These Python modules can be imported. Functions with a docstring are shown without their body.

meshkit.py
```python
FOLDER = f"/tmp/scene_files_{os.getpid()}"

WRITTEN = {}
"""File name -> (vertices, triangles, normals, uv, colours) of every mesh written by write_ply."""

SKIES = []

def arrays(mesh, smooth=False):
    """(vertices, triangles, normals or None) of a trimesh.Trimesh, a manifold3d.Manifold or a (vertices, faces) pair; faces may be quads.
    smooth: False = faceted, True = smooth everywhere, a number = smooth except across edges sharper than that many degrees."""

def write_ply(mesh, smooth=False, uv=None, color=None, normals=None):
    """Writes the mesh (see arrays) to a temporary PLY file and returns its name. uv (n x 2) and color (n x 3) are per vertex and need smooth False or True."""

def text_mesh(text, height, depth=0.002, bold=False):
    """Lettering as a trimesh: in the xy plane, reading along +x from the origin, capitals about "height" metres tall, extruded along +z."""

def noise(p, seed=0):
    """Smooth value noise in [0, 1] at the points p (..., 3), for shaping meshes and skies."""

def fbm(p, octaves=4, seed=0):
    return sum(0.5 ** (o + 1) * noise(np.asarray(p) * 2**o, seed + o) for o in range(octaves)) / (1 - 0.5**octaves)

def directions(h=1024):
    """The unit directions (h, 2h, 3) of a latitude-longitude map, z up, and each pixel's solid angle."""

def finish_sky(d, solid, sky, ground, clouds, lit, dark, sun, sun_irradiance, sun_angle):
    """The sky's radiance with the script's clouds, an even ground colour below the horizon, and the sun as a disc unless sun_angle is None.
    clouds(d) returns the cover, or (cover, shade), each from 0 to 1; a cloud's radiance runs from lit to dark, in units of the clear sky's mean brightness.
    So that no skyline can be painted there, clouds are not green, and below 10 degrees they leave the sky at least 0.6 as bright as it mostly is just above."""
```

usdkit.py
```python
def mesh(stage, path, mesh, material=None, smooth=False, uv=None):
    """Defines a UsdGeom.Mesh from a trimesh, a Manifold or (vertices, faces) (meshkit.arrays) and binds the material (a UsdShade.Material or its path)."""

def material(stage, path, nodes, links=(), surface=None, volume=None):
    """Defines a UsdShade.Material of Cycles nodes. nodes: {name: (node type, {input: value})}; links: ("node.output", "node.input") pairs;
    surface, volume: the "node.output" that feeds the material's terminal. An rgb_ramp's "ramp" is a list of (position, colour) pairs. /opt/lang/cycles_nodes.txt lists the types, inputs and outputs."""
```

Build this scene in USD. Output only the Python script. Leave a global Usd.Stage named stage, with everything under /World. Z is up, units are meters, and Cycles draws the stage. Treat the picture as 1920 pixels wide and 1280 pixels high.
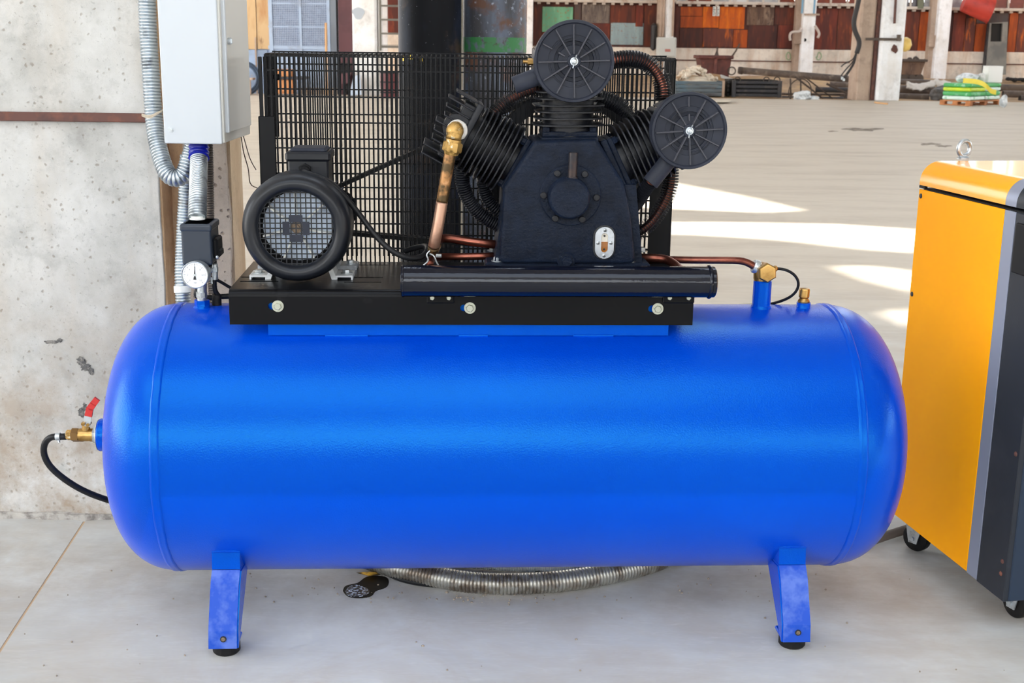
import math, random
import numpy as np
import trimesh
import usdkit
from pxr import Usd, UsdGeom, UsdLux, UsdShade, Gf, Sdf, Vt
from shapely.geometry import Polygon, Point, LineString, box as sbox
from shapely.ops import unary_union
from scipy.interpolate import CubicSpline
import meshkit

rng = np.random.default_rng(7)
random.seed(7)
stage = Usd.Stage.CreateInMemory()
UsdGeom.SetStageUpAxis(stage, 'Z')
UsdGeom.SetStageMetersPerUnit(stage, 1.0)
UsdGeom.Xform.Define(stage, '/World')
UsdGeom.Scope.Define(stage, '/World/Looks')

# ------------------------------------------------------------------ camera
FPX, PITCH, ROLL, CAMH = 2330.0, math.radians(13.67), math.radians(0.75), 1.276
_X0, _U0 = np.array([1.0, 0, 0]), np.array([0, math.sin(PITCH), math.cos(PITCH)])
CF = np.array([0, math.cos(PITCH), -math.sin(PITCH)])
CX = _X0 * math.cos(ROLL) + _U0 * math.sin(ROLL)
CU = -_X0 * math.sin(ROLL) + _U0 * math.cos(ROLL)
CAM = np.array([0, 0, CAMH])
cam = UsdGeom.Camera.Define(stage, '/World/camera')
m = Gf.Matrix4d(1)
for r, vec in enumerate((CX, CU, -CF, CAM)):
    for c in range(3):
        m[r, c] = float(vec[c])
cam.AddTransformOp().Set(m)
cam.CreateHorizontalApertureAttr(36.0)
cam.CreateVerticalApertureAttr(24.0)
cam.CreateFocalLengthAttr(FPX / 1920 * 36.0)
cam.CreateFStopAttr(14.0)
cam.CreateFocusDistanceAttr(2.55)
cam.CreateClippingRangeAttr(Gf.Vec2f(0.05, 1000))
cam.CreateExposureAttr(-0.8)

# ------------------------------------------------------------------ sky, sun
SUN_EL, SUN_DIR = math.radians(42), np.array([1.0, 0.16])      # the sun stands to the left of the hall; rays travel towards +x
def sky():
    "a hazy sky: white and bright low down, bluer and darker overhead"
    look = usdkit.material(stage, '/World/Looks/sky_look', {
        't': ('texture_coordinate', {}), 'x': ('separate_xyz', {}),
        'mr': ('map_range', {'from_min': -1.0, 'from_max': 1.0, 'clamp': True}),
        'r': ('rgb_ramp', {'ramp': [(0.0, (0.60, 0.57, 0.53)), (0.495, (0.60, 0.57, 0.53)), (0.505, (1.55, 1.58, 1.60)), (0.66, (1.35, 1.45, 1.55)), (0.80, (0.86, 0.94, 1.04)), (1.0, (0.66, 0.75, 0.90))]}),
        'b': ('background_shader', {'strength': 5.7}),
    }, [('t.generated', 'x.vector'), ('x.z', 'mr.value'), ('mr.result', 'r.fac'), ('r.color', 'b.color')], surface='b.background')
    d = UsdLux.DomeLight.Define(stage, '/World/sky')
    d.CreateIntensityAttr(1.0)
    UsdShade.MaterialBindingAPI.Apply(d.GetPrim()).Bind(look)
sky()
sun = UsdLux.DistantLight.Define(stage, '/World/sun')
sun.CreateNormalizeAttr(True)
sun.CreateIntensityAttr(12.0)
sun.CreateAngleAttr(0.9)
sun.CreateColorAttr(Gf.Vec3f(1.0, 0.93, 0.82))
_h = SUN_DIR / np.linalg.norm(SUN_DIR)
SUNV = np.array([_h[0] * math.cos(SUN_EL), _h[1] * math.cos(SUN_EL), -math.sin(SUN_EL)])   # the way its rays travel
_z = -SUNV
_x = np.cross([0, 0, 1.0], _z); _x /= np.linalg.norm(_x)
_y = np.cross(_z, _x)
m = Gf.Matrix4d(1)
for r, vec in enumerate((_x, _y, _z)):
    for c in range(3):
        m[r, c] = float(vec[c])
sun.AddTransformOp().Set(m)

# ------------------------------------------------------------------ pixels to places
def ray(px, py): return CF * FPX + CX * (px - 960) - CU * (py - 640)
def P(px, py, Y):
    "the point at distance y = Y that the photograph shows at (px, py)"
    d = ray(px, py); return CAM + d * (Y / d[1])
def G(px, py, z=0.0):
    d = ray(px, py); return CAM + d * ((z - CAMH) / d[2])
MO, MYAW = np.array([0, 2.72, 0.0]), math.radians(3.0)
MA, MB = np.array([math.cos(MYAW), math.sin(MYAW), 0]), np.array([-math.sin(MYAW), math.cos(MYAW), 0])
def M(px, py, v):
    "the same in the compressor's own frame (u along the tank, v away from the camera), on the plane v"
    d = ray(px, py); t = (MO @ MB + v - CAM @ MB) / (d @ MB); p = CAM + d * t - MO
    return np.array([p @ MA, v, p[2]])
def Mz(px, py, z):
    d = ray(px, py); p = CAM + d * ((z - CAMH) / d[2]) - MO
    return np.array([p @ MA, p @ MB, z])
def Wm(p): return MO + MA * p[0] + MB * p[1] + np.array([0, 0, 1.0]) * p[2]

# ------------------------------------------------------------------ prims
_taken = set()
FRAMES = {}
def numbered(parent, name):
    path, k = f'{parent}/{name}', 0
    while path in _taken:
        k += 1
        path = f'{parent}/{name}_{k:03d}'
    _taken.add(path)
    return path
def tag(prim, label=None, cat=None, group=None, kind=None):
    for key, val in (('label', label), ('category', cat), ('group', group), ('kind', kind)):
        if val:
            prim.SetCustomDataByKey(key, val)
    return prim
def thing(name, label, cat, base=(0, 0, 0), yaw=0.0, group=None, kind=None, local=False):
    "an Xform at the thing's base; meshes given to it in world coordinates are carried into its frame (local: they are in it already)"
    path = numbered('/World', name)
    x = UsdGeom.Xform.Define(stage, path)
    x.AddTranslateOp().Set(Gf.Vec3d(*map(float, base)))
    if yaw: x.AddRotateZOp().Set(math.degrees(yaw))
    T = np.eye(4)
    if not local:
        T = trimesh.transformations.rotation_matrix(yaw, [0, 0, 1]); T[:3, 3] = base; T = np.linalg.inv(T)
    FRAMES[path] = T
    return tag(x.GetPrim(), label, cat, group, kind)
def obj(name, mesh, mat, parent=None, label=None, cat=None, group=None, kind=None, smooth=35):
    up = str(parent.GetPath()) if parent is not None else '/World'
    path = numbered(up, name)
    root = '/'.join(path.split('/')[:3])
    if isinstance(mesh, (list, tuple)): mesh = join(*mesh)
    T = FRAMES.get(root)
    if T is not None:
        mesh = mesh.copy(); mesh.apply_transform(T)
    return tag(usdkit.mesh(stage, path, mesh, mat, smooth=smooth).GetPrim(), label, cat, group, kind)
def single(name, mesh, mat, label, cat, group=None, kind=None, smooth=35):
    "a thing that is one mesh: its prim stands at its base"
    if isinstance(mesh, (list, tuple)): mesh = join(*mesh)
    b = mesh.bounds; base = np.array([(b[0][0] + b[1][0]) / 2, (b[0][1] + b[1][1]) / 2, b[0][2]])
    mesh = mesh.copy(); mesh.apply_translation(-base)
    path = numbered('/World', name)
    g = usdkit.mesh(stage, path, mesh, mat, smooth=smooth)
    UsdGeom.Xformable(g).AddTranslateOp().Set(Gf.Vec3d(*map(float, base)))
    return tag(g.GetPrim(), label, cat, group, kind)

# ------------------------------------------------------------------ shapes
V3 = lambda *a: np.array(a, float)
def join(*ms):
    flat = []
    for x in ms: flat += list(x) if isinstance(x, (list, tuple)) else [x]
    return trimesh.util.concatenate(flat)
def T(mesh, loc): mesh = mesh.copy(); mesh.apply_translation(loc); return mesh
def bx(x0, x1, y0, y1, z0, z1):
    m = trimesh.creation.box([abs(x1 - x0), abs(y1 - y0), abs(z1 - z0)]); m.apply_translation([(x0 + x1) / 2, (y0 + y1) / 2, (z0 + z1) / 2]); return m
def hull(pts): return trimesh.convex.convex_hull(np.asarray(pts, float))
def cb(x0, x1, y0, y1, z0, z1, c=0.004):
    "box with chamfered edges"
    x0, x1, y0, y1, z0, z1 = min(x0, x1), max(x0, x1), min(y0, y1), max(y0, y1), min(z0, z1), max(z0, z1)
    c = min(c, (x1 - x0) * .45, (y1 - y0) * .45, (z1 - z0) * .45); pts = []
    for a in (0, 1):
        for b in (0, 1):
            for d in (0, 1):
                X, Y, Z = (x0, x1)[a], (y0, y1)[b], (z0, z1)[d]; sx, sy, sz = c * (1 - 2 * a), c * (1 - 2 * b), c * (1 - 2 * d)
                pts += [(X, Y + sy, Z + sz), (X + sx, Y, Z + sz), (X + sx, Y + sy, Z)]
    return hull(pts)
def rb(x0, x1, y0, y1, z0, z1, r=0.01, n=1):
    "box with round edges"
    s = trimesh.creation.icosphere(n, r).vertices
    return hull(np.vstack([s + [X, Y, Z] for X in (x0 + r, x1 - r) for Y in (y0 + r, y1 - r) for Z in (z0 + r, z1 - r)]))
def align(mesh, d, loc=(0, 0, 0)):
    "turns +z towards d, then moves to loc"
    d = np.asarray(d, float); d = d / np.linalg.norm(d)
    mesh = mesh.copy(); mesh.apply_transform(trimesh.geometry.align_vectors([0, 0, 1.0], d)); mesh.apply_translation(loc); return mesh
def frame(d, up, loc):
    "4x4 that turns +z towards d and +x towards up (as near as it can)"
    z = np.asarray(d, float); z = z / np.linalg.norm(z); x = np.asarray(up, float); x = x - z * (x @ z); x /= np.linalg.norm(x)
    Tm = np.eye(4); Tm[:3, 0], Tm[:3, 1], Tm[:3, 2], Tm[:3, 3] = x, np.cross(z, x), z, loc; return Tm
def put(mesh, Tm): mesh = mesh.copy(); mesh.apply_transform(Tm); return mesh
def cyl(p0, p1, r, n=24, r1=None):
    p0, p1 = np.asarray(p0, float), np.asarray(p1, float); L = np.linalg.norm(p1 - p0); r1 = r if r1 is None else r1
    return align(lathe([(0, 0), (r, 0), (r1, L), (0, L)], n), p1 - p0, p0)
def lathe(prof, n=32):
    "revolves (radius, z) points around z"
    prof = np.asarray(prof, float); a = np.arange(n) * 2 * np.pi / n; v, rings = [], []
    for r, z in prof:
        if r < 1e-9: rings.append([len(v)]); v.append((0, 0, z))
        else: rings.append(list(range(len(v), len(v) + n))); v += [(r * math.cos(t), r * math.sin(t), z) for t in a]
    f = []
    for A, B in zip(rings[:-1], rings[1:]):
        for i in range(n):
            j = (i + 1) % n
            if len(A) == 1 and len(B) == 1: continue
            if len(A) == 1: f.append((A[0], B[j], B[i]))
            elif len(B) == 1: f.append((A[i], A[j], B[0]))
            else: f += [(A[i], A[j], B[j]), (A[i], B[j], B[i])]
    return trimesh.Trimesh(np.array(v), np.array(f), process=False)
def curve(pts, step=0.01, closed=False):
    "a smooth path through pts, resampled"
    pts = np.asarray(pts, float); t = np.r_[0, np.cumsum(np.sqrt(np.linalg.norm(np.diff(pts, axis=0), axis=1)))]
    cs = CubicSpline(t, pts, bc_type='natural'); tt = np.linspace(0, t[-1], 400); d = cs(tt)
    s = np.r_[0, np.cumsum(np.linalg.norm(np.diff(d, axis=0), axis=1))]; n = max(2, int(s[-1] / step) + 1)
    q = np.linspace(0, s[-1], n); return np.stack([np.interp(q, s, d[:, k]) for k in range(3)], 1)
def tube(path, r, n=12, cap=True):
    p = np.asarray(path, float); t = np.gradient(p, axis=0); t /= np.linalg.norm(t, axis=1, keepdims=True) + 1e-12
    r = np.broadcast_to(np.asarray(r, float), (len(p),)); a0 = np.cross(t[0], [0, 0, 1.0] if abs(t[0][2]) < .9 else [1.0, 0, 0]); a0 /= np.linalg.norm(a0)
    ang = np.arange(n) * 2 * np.pi / n; V = []
    for i in range(len(p)):
        a0 = a0 - t[i] * (a0 @ t[i]); a0 /= np.linalg.norm(a0); b = np.cross(t[i], a0)
        V.append(p[i] + r[i] * (np.cos(ang)[:, None] * a0 + np.sin(ang)[:, None] * b))
    V = np.vstack(V); i, j = np.meshgrid(np.arange(len(p) - 1), np.arange(n), indexing='ij')
    q = np.stack([i * n + j, i * n + (j + 1) % n, (i + 1) * n + (j + 1) % n, (i + 1) * n + j], -1).reshape(-1, 4); F = np.vstack([q[:, [0, 1, 2]], q[:, [0, 2, 3]]])
    if cap:
        k = len(V); V = np.vstack([V, p[0], p[-1]]); e = (len(p) - 1) * n; jj = np.arange(n)
        F = np.vstack([F, np.stack([(jj + 1) % n, jj, np.full(n, k)], 1), np.stack([e + jj, e + (jj + 1) % n, np.full(n, k + 1)], 1)])
    return trimesh.Trimesh(V, F, process=False)
def rod(a, b, r, n=8): return tube(np.array([a, b], float), r, n)
def hose(pts, r, pitch, depth, n=18):
    "corrugated hose"
    p = curve(pts, pitch / 6); k = np.arange(len(p)) % 6
    return tube(p, r - depth * np.array([1.0, .35, .05, 0, .05, .35])[k], n)
def fins(pts, rc, rf, pitch, n=16):
    "thin discs along a path"
    p = curve(pts, 0.002); t = np.gradient(p, axis=0); s = np.r_[0, np.cumsum(np.linalg.norm(np.diff(p, axis=0), axis=1))]; out = []
    for q in np.arange(pitch, s[-1], pitch):
        i = min(np.searchsorted(s, q), len(p) - 1); out.append(align(lathe([(rc, -.0006), (rf, -.0003), (rf, .0003), (rc, .0006)], n), t[i], p[i]))
    return join(out)
def poly(pts, r=0.0):
    g = Polygon(pts) if not hasattr(pts, 'geom_type') else pts
    return g.buffer(-r).buffer(2 * r).buffer(-r) if r else g
def ext(g, h):
    g = poly(g); return join([trimesh.creation.extrude_polygon(k, h, engine='earcut') for k in getattr(g, 'geoms', [g])])
def extv(g, v0, v1):
    "polygon in (u, z) extruded from v0 to v1"
    m = ext(g, abs(v1 - v0)); V = m.vertices; m.vertices = np.stack([V[:, 0], max(v0, v1) - V[:, 2], V[:, 1]], 1); return m
def extu(g, u0, u1):
    "polygon in (v, z) extruded from u0 to u1"
    m = ext(g, abs(u1 - u0)); V = m.vertices; m.vertices = np.stack([min(u0, u1) + V[:, 2], V[:, 0], V[:, 1]], 1); return m
def sheet(path, t):
    "a bent sheet's section: an open line with thickness t"
    return LineString(path).buffer(t / 2, cap_style=2, join_style=1, quad_segs=5)
def bolt(p, d, r=0.008, h=0.006, washer=True, n=6, spin=0.3):
    parts = [align(lathe([(0, 0.0), (r, 0), (r, h * .8), (r * .85, h), (0, h)], n), d, p)]
    parts[0].apply_transform(trimesh.transformations.rotation_matrix(spin, d, p))
    if washer: parts.append(align(lathe([(0, 0), (r * 1.5, 0), (r * 1.5, .0018), (0, .0018)], 24), d, p))
    return join(parts)
def screw(p, d, r=0.004):
    return align(lathe([(0, 0), (r, 0), (r, .0008), (r * .8, .002), (r * .4, .0027), (0, .0028)], 12), d, p)
def lumpy(c, size, seed, amp=.25, sub=3, freq=1.6):
    m = trimesh.creation.icosphere(sub, 1.0); v = m.vertices.copy(); k = 1 + amp * (2 * meshkit.fbm(v * freq + seed * 9.1 + 50, 3, seed) - 1)[:, None]
    m.vertices = v * k * np.asarray(size) + np.asarray(c); return m
def bp(x0, y0, x1, y1, Y, d, c=0.0):
    "an upright box that the photograph shows from (x0, y0) to (x1, y1), front at depth Y, d deep"
    xm, ym = (x0 + x1) / 2, (y0 + y1) / 2
    a = (P(x0, ym, Y)[0], P(x1, ym, Y)[0], Y, Y + d, P(xm, y1, Y)[2], P(xm, y0, Y)[2])
    return cb(*a, c) if c else bx(*a)

# ------------------------------------------------------------------ materials
def s(r, g, b):
    return tuple(((c / 255) / 12.92 if c / 255 <= .04045 else ((c / 255 + .055) / 1.055) ** 2.4) for c in (r, g, b))
def pbr(name, color, rough=.5, metal=0.0, two=None, bump=None, coat=0.0, spec=.5, extra=None, rough2=None, space='position'):
    """two = (colour, noise scale, low, high[, detail]): a second colour where the noise is high, one or several in a list; bump = (scale, strength, distance)."""
    nodes = {'g': ('geometry', {}) if space == 'position' else ('texture_coordinate', {}), 'p': ('principled_bsdf', {'base_color': color, 'roughness': rough, 'metallic': metal, 'specular_ior_level': spec})}
    links = []; src = 'g.position' if space == 'position' else 'g.object'
    if coat: nodes['p'][1].update(coat_weight=coat, coat_roughness=.08)
    if extra: nodes['p'][1].update(extra)
    last = None
    for i, tw in enumerate(two if isinstance(two, list) else [two] if two else []):
        col, sc, lo, hi = tw[:4]; det = tw[4] if len(tw) > 4 else 4.0; st = tw[5] if len(tw) > 5 else (1, 1, 1)
        nodes[f'mp{i}'] = ('mapping', {'scale': st, 'location': (3.7 * i, 1.3 * i, 7.9 * i)}); nodes[f'n{i}'] = ('noise_texture', {'scale': sc, 'detail': det, 'roughness': .62})
        nodes[f'r{i}'] = ('map_range', {'from_min': lo, 'from_max': hi, 'clamp': True}); nodes[f'm{i}'] = ('mix', {'color1': color, 'color2': col})
        links += [(src, f'mp{i}.vector'), (f'mp{i}.vector', f'n{i}.vector'), (f'n{i}.fac', f'r{i}.value'), (f'r{i}.result', f'm{i}.fac')]
        if last: links.append((last, f'm{i}.color1'))
        last = f'm{i}.color'
    if last:
        links.append((last, 'p.base_color'))
        if rough2 is not None:
            nodes['rr'] = ('map_range', {'to_min': rough, 'to_max': rough2, 'clamp': True}); links += [('r0.result', 'rr.value'), ('rr.result', 'p.roughness')]
    if bump:
        nodes['bn'] = ('noise_texture', {'scale': bump[0], 'detail': 3.0}); nodes['b'] = ('bump', {'strength': bump[1], 'distance': bump[2] if len(bump) > 2 else .002})
        links += [(src, 'bn.vector'), ('bn.fac', 'b.height'), ('b.normal', 'p.normal')]
    return usdkit.material(stage, '/World/Looks/' + name, nodes, links, surface='p.BSDF')

MT = {}
def mat(name, *a, **k): MT[name] = pbr(name, *a, **k); return MT[name]
mat('blue_paint', s(0, 58, 178), .21, spec=.6, bump=(300, .55, .0008), two=[(s(0, 63, 185), 3, .45, .7)], extra={'specular_tint': (.09, .92, 1.0)})
mat('blue_dusty', s(24, 74, 182), .5, spec=.3, bump=(400, .25, .0006), two=[(s(84, 112, 196), 14, .45, .62)])
mat('black_paint', s(7, 7, 9), .3, spec=.16, two=[(s(30, 29, 30), 9, .62, .82)], rough2=.6, bump=(160, .1, .001))
mat('black_gloss', s(5, 7, 16), .06, spec=.42, bump=(150, .2, .0010))
mat('black_cast', s(20, 28, 43), .46, spec=.15, bump=(170, .8, .002), two=[(s(14, 20, 32), 30, .4, .65)])
mat('black_fin', s(17, 18, 23), .4, spec=.35, bump=(200, .2, .0008), two=[(s(40, 40, 45), 12, .56, .76)])
mat('black_plastic', s(33, 36, 46), .5, spec=.25, two=[(s(42, 45, 55), 8, .45, .65)], bump=(300, .08, .0006))
mat('rib_dusty', s(66, 66, 72), .6, spec=.3)
mat('black_matte', s(13, 13, 15), .55, spec=.2)
mat('guard_wire', s(8, 8, 10), .4, spec=.2)
mat('rubber', s(15, 14, 14), .55, spec=.25, two=[(s(42, 36, 30), 25, .54, .74)])
mat('hose_rubber', s(15, 15, 17), .4, spec=.3, two=[(s(34, 33, 35), 30, .55, .8)])
mat('copper_dark', s(96, 54, 42), .4, .9, two=[(s(30, 24, 24), 30, .42, .6)])
mat('copper', s(150, 90, 74), .3, 1.0, two=[(s(104, 58, 48), 16, .4, .62), (s(190, 136, 108), 22, .64, .78)], rough2=.42)
mat('copper_brown', s(160, 116, 74), .42, .75, two=[(s(78, 62, 40), 14, .44, .52), (s(196, 150, 110), 24, .6, .7)])
mat('copper_pale', s(190, 150, 128), .38, .85, two=[(s(150, 104, 84), 14, .48, .68)])
mat('brass', s(190, 152, 92), .32, 1.0, two=[(s(140, 104, 58), 20, .45, .65)])
mat('brass_old', s(184, 146, 84), .45, .75, two=[(s(112, 86, 42), 60, .5, .66), (s(220, 214, 190), 90, .6, .68)])
mat('zinc', s(196, 202, 206), .32, .9, two=[(s(150, 150, 145), 40, .5, .7)])
mat('zinc_yellow', s(186, 188, 172), .34, .8)
mat('aluminium', s(196, 200, 204), .42, .85, two=[(s(150, 152, 156), 30, .5, .7)])
mat('aluminium_cast', s(210, 212, 212), .5, .4)
mat('galvanised', s(186, 194, 200), .33, .95, two=[(s(128, 132, 136), 26, .5, .7), (s(150, 132, 112), 12, .62, .76)])
mat('conduit_dark', s(92, 84, 78), .45, .6)
mat('plastic_white', s(226, 226, 220), .45)
mat('sealant', s(196, 192, 186), .6, bump=(90, .6, .003))
mat('tape_blue', s(12, 24, 140), .25, bump=(60, .4, .003))
mat('dial', s(232, 235, 236), .35, coat=.8)
mat('ink', s(126, 128, 134), .6)
mat('ink_black', s(18, 18, 22), .6)
mat('red_handle', s(196, 42, 38), .38)
mat('fan_blue', s(214, 226, 242), .4, two=[(s(190, 204, 226), 20, .5, .7)])
mat('fan_blade', s(238, 238, 232), .45)
mat('shaft_steel', s(140, 122, 104), .4, .8)
mat('oil_glass', s(150, 92, 34), .15, coat=.8)
mat('glass_clear', s(214, 206, 190), .12, coat=.8)
mat('gasket', s(34, 34, 36), .6)
mat('yellow_paint', s(255, 168, 0), .45, spec=.1, bump=(500, .15, .0005), two=[(s(252, 164, 0), 4, .45, .7)])
mat('yellow_top', s(246, 160, 2), .26, spec=.6, bump=(420, .25, .0008), coat=.35)
mat('silver_paint', s(132, 137, 154), .42, .3)
mat('slate_paint', s(34, 37, 43), .45, spec=.25, bump=(420, .2, .0006), two=[(s(44, 46, 52), 7, .5, .7)])
mat('slate_front', s(30, 41, 56), .42, spec=.3, bump=(420, .2, .0006))
mat('enclosure_white', s(187, 192, 197), .42, bump=(300, .06, .0005))
mat('enclosure_side', s(198, 196, 190), .42)
mat('wire_iron', s(60, 46, 40), .6)
mat('twine', s(176, 164, 146), .8)
mat('strap_rust', s(92, 58, 50), .6, .2, two=[(s(120, 72, 54), 20, .5, .7), (s(76, 50, 46), 9, .5, .65)])
def concrete(name, light, dark, warm, pits=.5, grime=None, scale=1.0, rough=.85, bump=.25, streak=.3):
    nodes = {'g': ('geometry', {}), 'p': ('principled_bsdf', {'roughness': rough, 'specular_ior_level': .3}),
             'n1': ('noise_texture', {'scale': 1.6 * scale, 'detail': 6.0, 'roughness': .65}), 'r1': ('map_range', {'from_min': .42, 'from_max': .68, 'clamp': True}), 'm1': ('mix', {'color1': light, 'color2': dark}),
             'st': ('mapping', {'scale': (5 * scale, 5 * scale, .8 * scale)}), 'n2': ('noise_texture', {'scale': 1.3, 'detail': 5.0, 'roughness': .6}), 'r2': ('map_range', {'from_min': .5, 'from_max': .75, 'to_max': streak, 'clamp': True}), 'm2': ('mix', {'color2': warm}),
             'n3': ('noise_texture', {'scale': 30 * scale, 'detail': 5.0, 'roughness': .7}), 'r3': ('map_range', {'from_min': .52, 'from_max': .75, 'to_max': .45, 'clamp': True}), 'm3': ('mix', {'color2': dark}),
             'n6': ('noise_texture', {'scale': 60 * scale, 'detail': 2.0}), 'wv': ('vector_math', {'math_type': 'multiply_add', 'vector2': (.012, .012, .012)}), 'n5': ('noise_texture', {'scale': 6.5 * scale, 'detail': 6.0, 'roughness': .72}), 'r5': ('map_range', {'from_min': .52, 'from_max': .74, 'to_max': .6, 'clamp': True}), 'm6': ('mix', {'color2': tuple(c * .62 for c in dark)}), 'v': ('voronoi_texture', {'scale': 62 * scale}), 'rv': ('map_range', {'from_min': .30, 'from_max': .12, 'clamp': True}), 'sv': ('separate_color', {}), 'th': ('map_range', {'from_min': .32, 'from_max': .72, 'to_max': pits * .85, 'clamp': True}), 'n7': ('noise_texture', {'scale': 130 * scale, 'detail': 2.0}), 'r7': ('map_range', {'from_min': .64, 'from_max': .74, 'to_max': .32, 'clamp': True}), 'm7': ('mix', {'color2': tuple(c * .5 for c in dark)}), 'gv': ('math', {'math_type': 'less_than'}), 'mv': ('math', {'math_type': 'multiply'}), 'mw': ('math', {'math_type': 'multiply', 'value2': .52}),
             'm4': ('mix', {'color2': tuple(c * .35 for c in warm)}), 'b': ('bump', {'strength': bump, 'distance': .006}), 'ad': ('math', {'math_type': 'subtract'})}
    links = [('g.position', 'n1.vector'), ('n1.fac', 'r1.value'), ('r1.result', 'm1.fac'), ('g.position', 'st.vector'), ('st.vector', 'n2.vector'), ('n2.fac', 'r2.value'), ('r2.result', 'm2.fac'), ('m1.color', 'm2.color1'),
             ('g.position', 'n3.vector'), ('n3.fac', 'r3.value'), ('r3.result', 'm3.fac'), ('m2.color', 'm3.color1'), ('n5.fac', 'th.value'), ('th.result', 'gv.value2'), ('g.position', 'n6.vector'), ('n6.color', 'wv.vector1'), ('g.position', 'wv.vector3'), ('wv.vector', 'v.vector'), ('v.distance', 'rv.value'), ('v.color', 'sv.color'), ('sv.r', 'gv.value1'), ('gv.value', 'mv.value1'), ('rv.result', 'mv.value2'),
             ('mv.value', 'mw.value1'), ('mw.value', 'm4.fac'), ('g.position', 'n5.vector'), ('n5.fac', 'r5.value'), ('r5.result', 'm6.fac'), ('m3.color', 'm6.color1'), ('m6.color', 'm4.color1'), ('n3.fac', 'ad.value1'), ('mv.value', 'ad.value2'), ('ad.value', 'b.height'), ('b.normal', 'p.normal')]
    links += [('g.position', 'n7.vector'), ('n7.fac', 'r7.value'), ('r7.result', 'm7.fac'), ('m4.color', 'm7.color1')]
    out = 'm7.color'
    if grime:                                            # splashed dirt along the foot of the wall
        top, col = grime
        nodes.update({'sx': ('separate_xyz', {}), 'zz': ('map_range', {'from_min': top, 'from_max': 0.0, 'clamp': True}), 'ng': ('noise_texture', {'scale': 9.0, 'detail': 6.0, 'roughness': .7}), 'rg': ('map_range', {'from_min': .36, 'from_max': .62, 'clamp': True}), 'mg': ('math', {'math_type': 'multiply'}), 'm5': ('mix', {'color2': col})})
        links += [('g.position', 'sx.vector'), ('sx.z', 'zz.value'), ('g.position', 'ng.vector'), ('ng.fac', 'rg.value'), ('zz.result', 'mg.value1'), ('rg.result', 'mg.value2'), ('mg.value', 'm5.fac'), (out, 'm5.color1')]
        out = 'm5.color'
    links.append((out, 'p.base_color'))
    MT[name] = usdkit.material(stage, '/World/Looks/' + name, nodes, links, surface='p.BSDF')
concrete('pillar_concrete', s(202, 200, 196), s(158, 156, 150), s(184, 162, 134), pits=.6, grime=(.75, s(156, 138, 118)))
concrete('pillar_rough', s(206, 192, 178), s(172, 158, 146), s(160, 122, 96), pits=.9, bump=.8)
concrete('pillar_recess', s(240, 208, 168), s(184, 146, 110), s(140, 98, 68), pits=.7, streak=.7)
concrete('pillar_smooth_sunlit', s(222, 198, 166), s(196, 170, 138), s(170, 128, 88), pits=.25, streak=.5)  # paler and yellower: sunlight on this side is painted into the colour
concrete('far_concrete', s(234, 222, 208), s(206, 194, 180), s(186, 134, 88), pits=.1, scale=.6, streak=.55)
concrete('far_white', s(248, 248, 250), s(230, 226, 222), s(206, 188, 168), pits=.1, scale=.6, streak=.3)
concrete('far_pier', s(190, 168, 150), s(164, 142, 126), s(140, 104, 80), pits=.1, scale=.6, streak=.5)
concrete('hall_wall', s(200, 196, 188), s(176, 172, 166), s(180, 160, 140), pits=.1, scale=.3)
mat('roof_sheet', s(168, 168, 166), .7, two=[(s(140, 138, 134), 1, .4, .7)])

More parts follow.
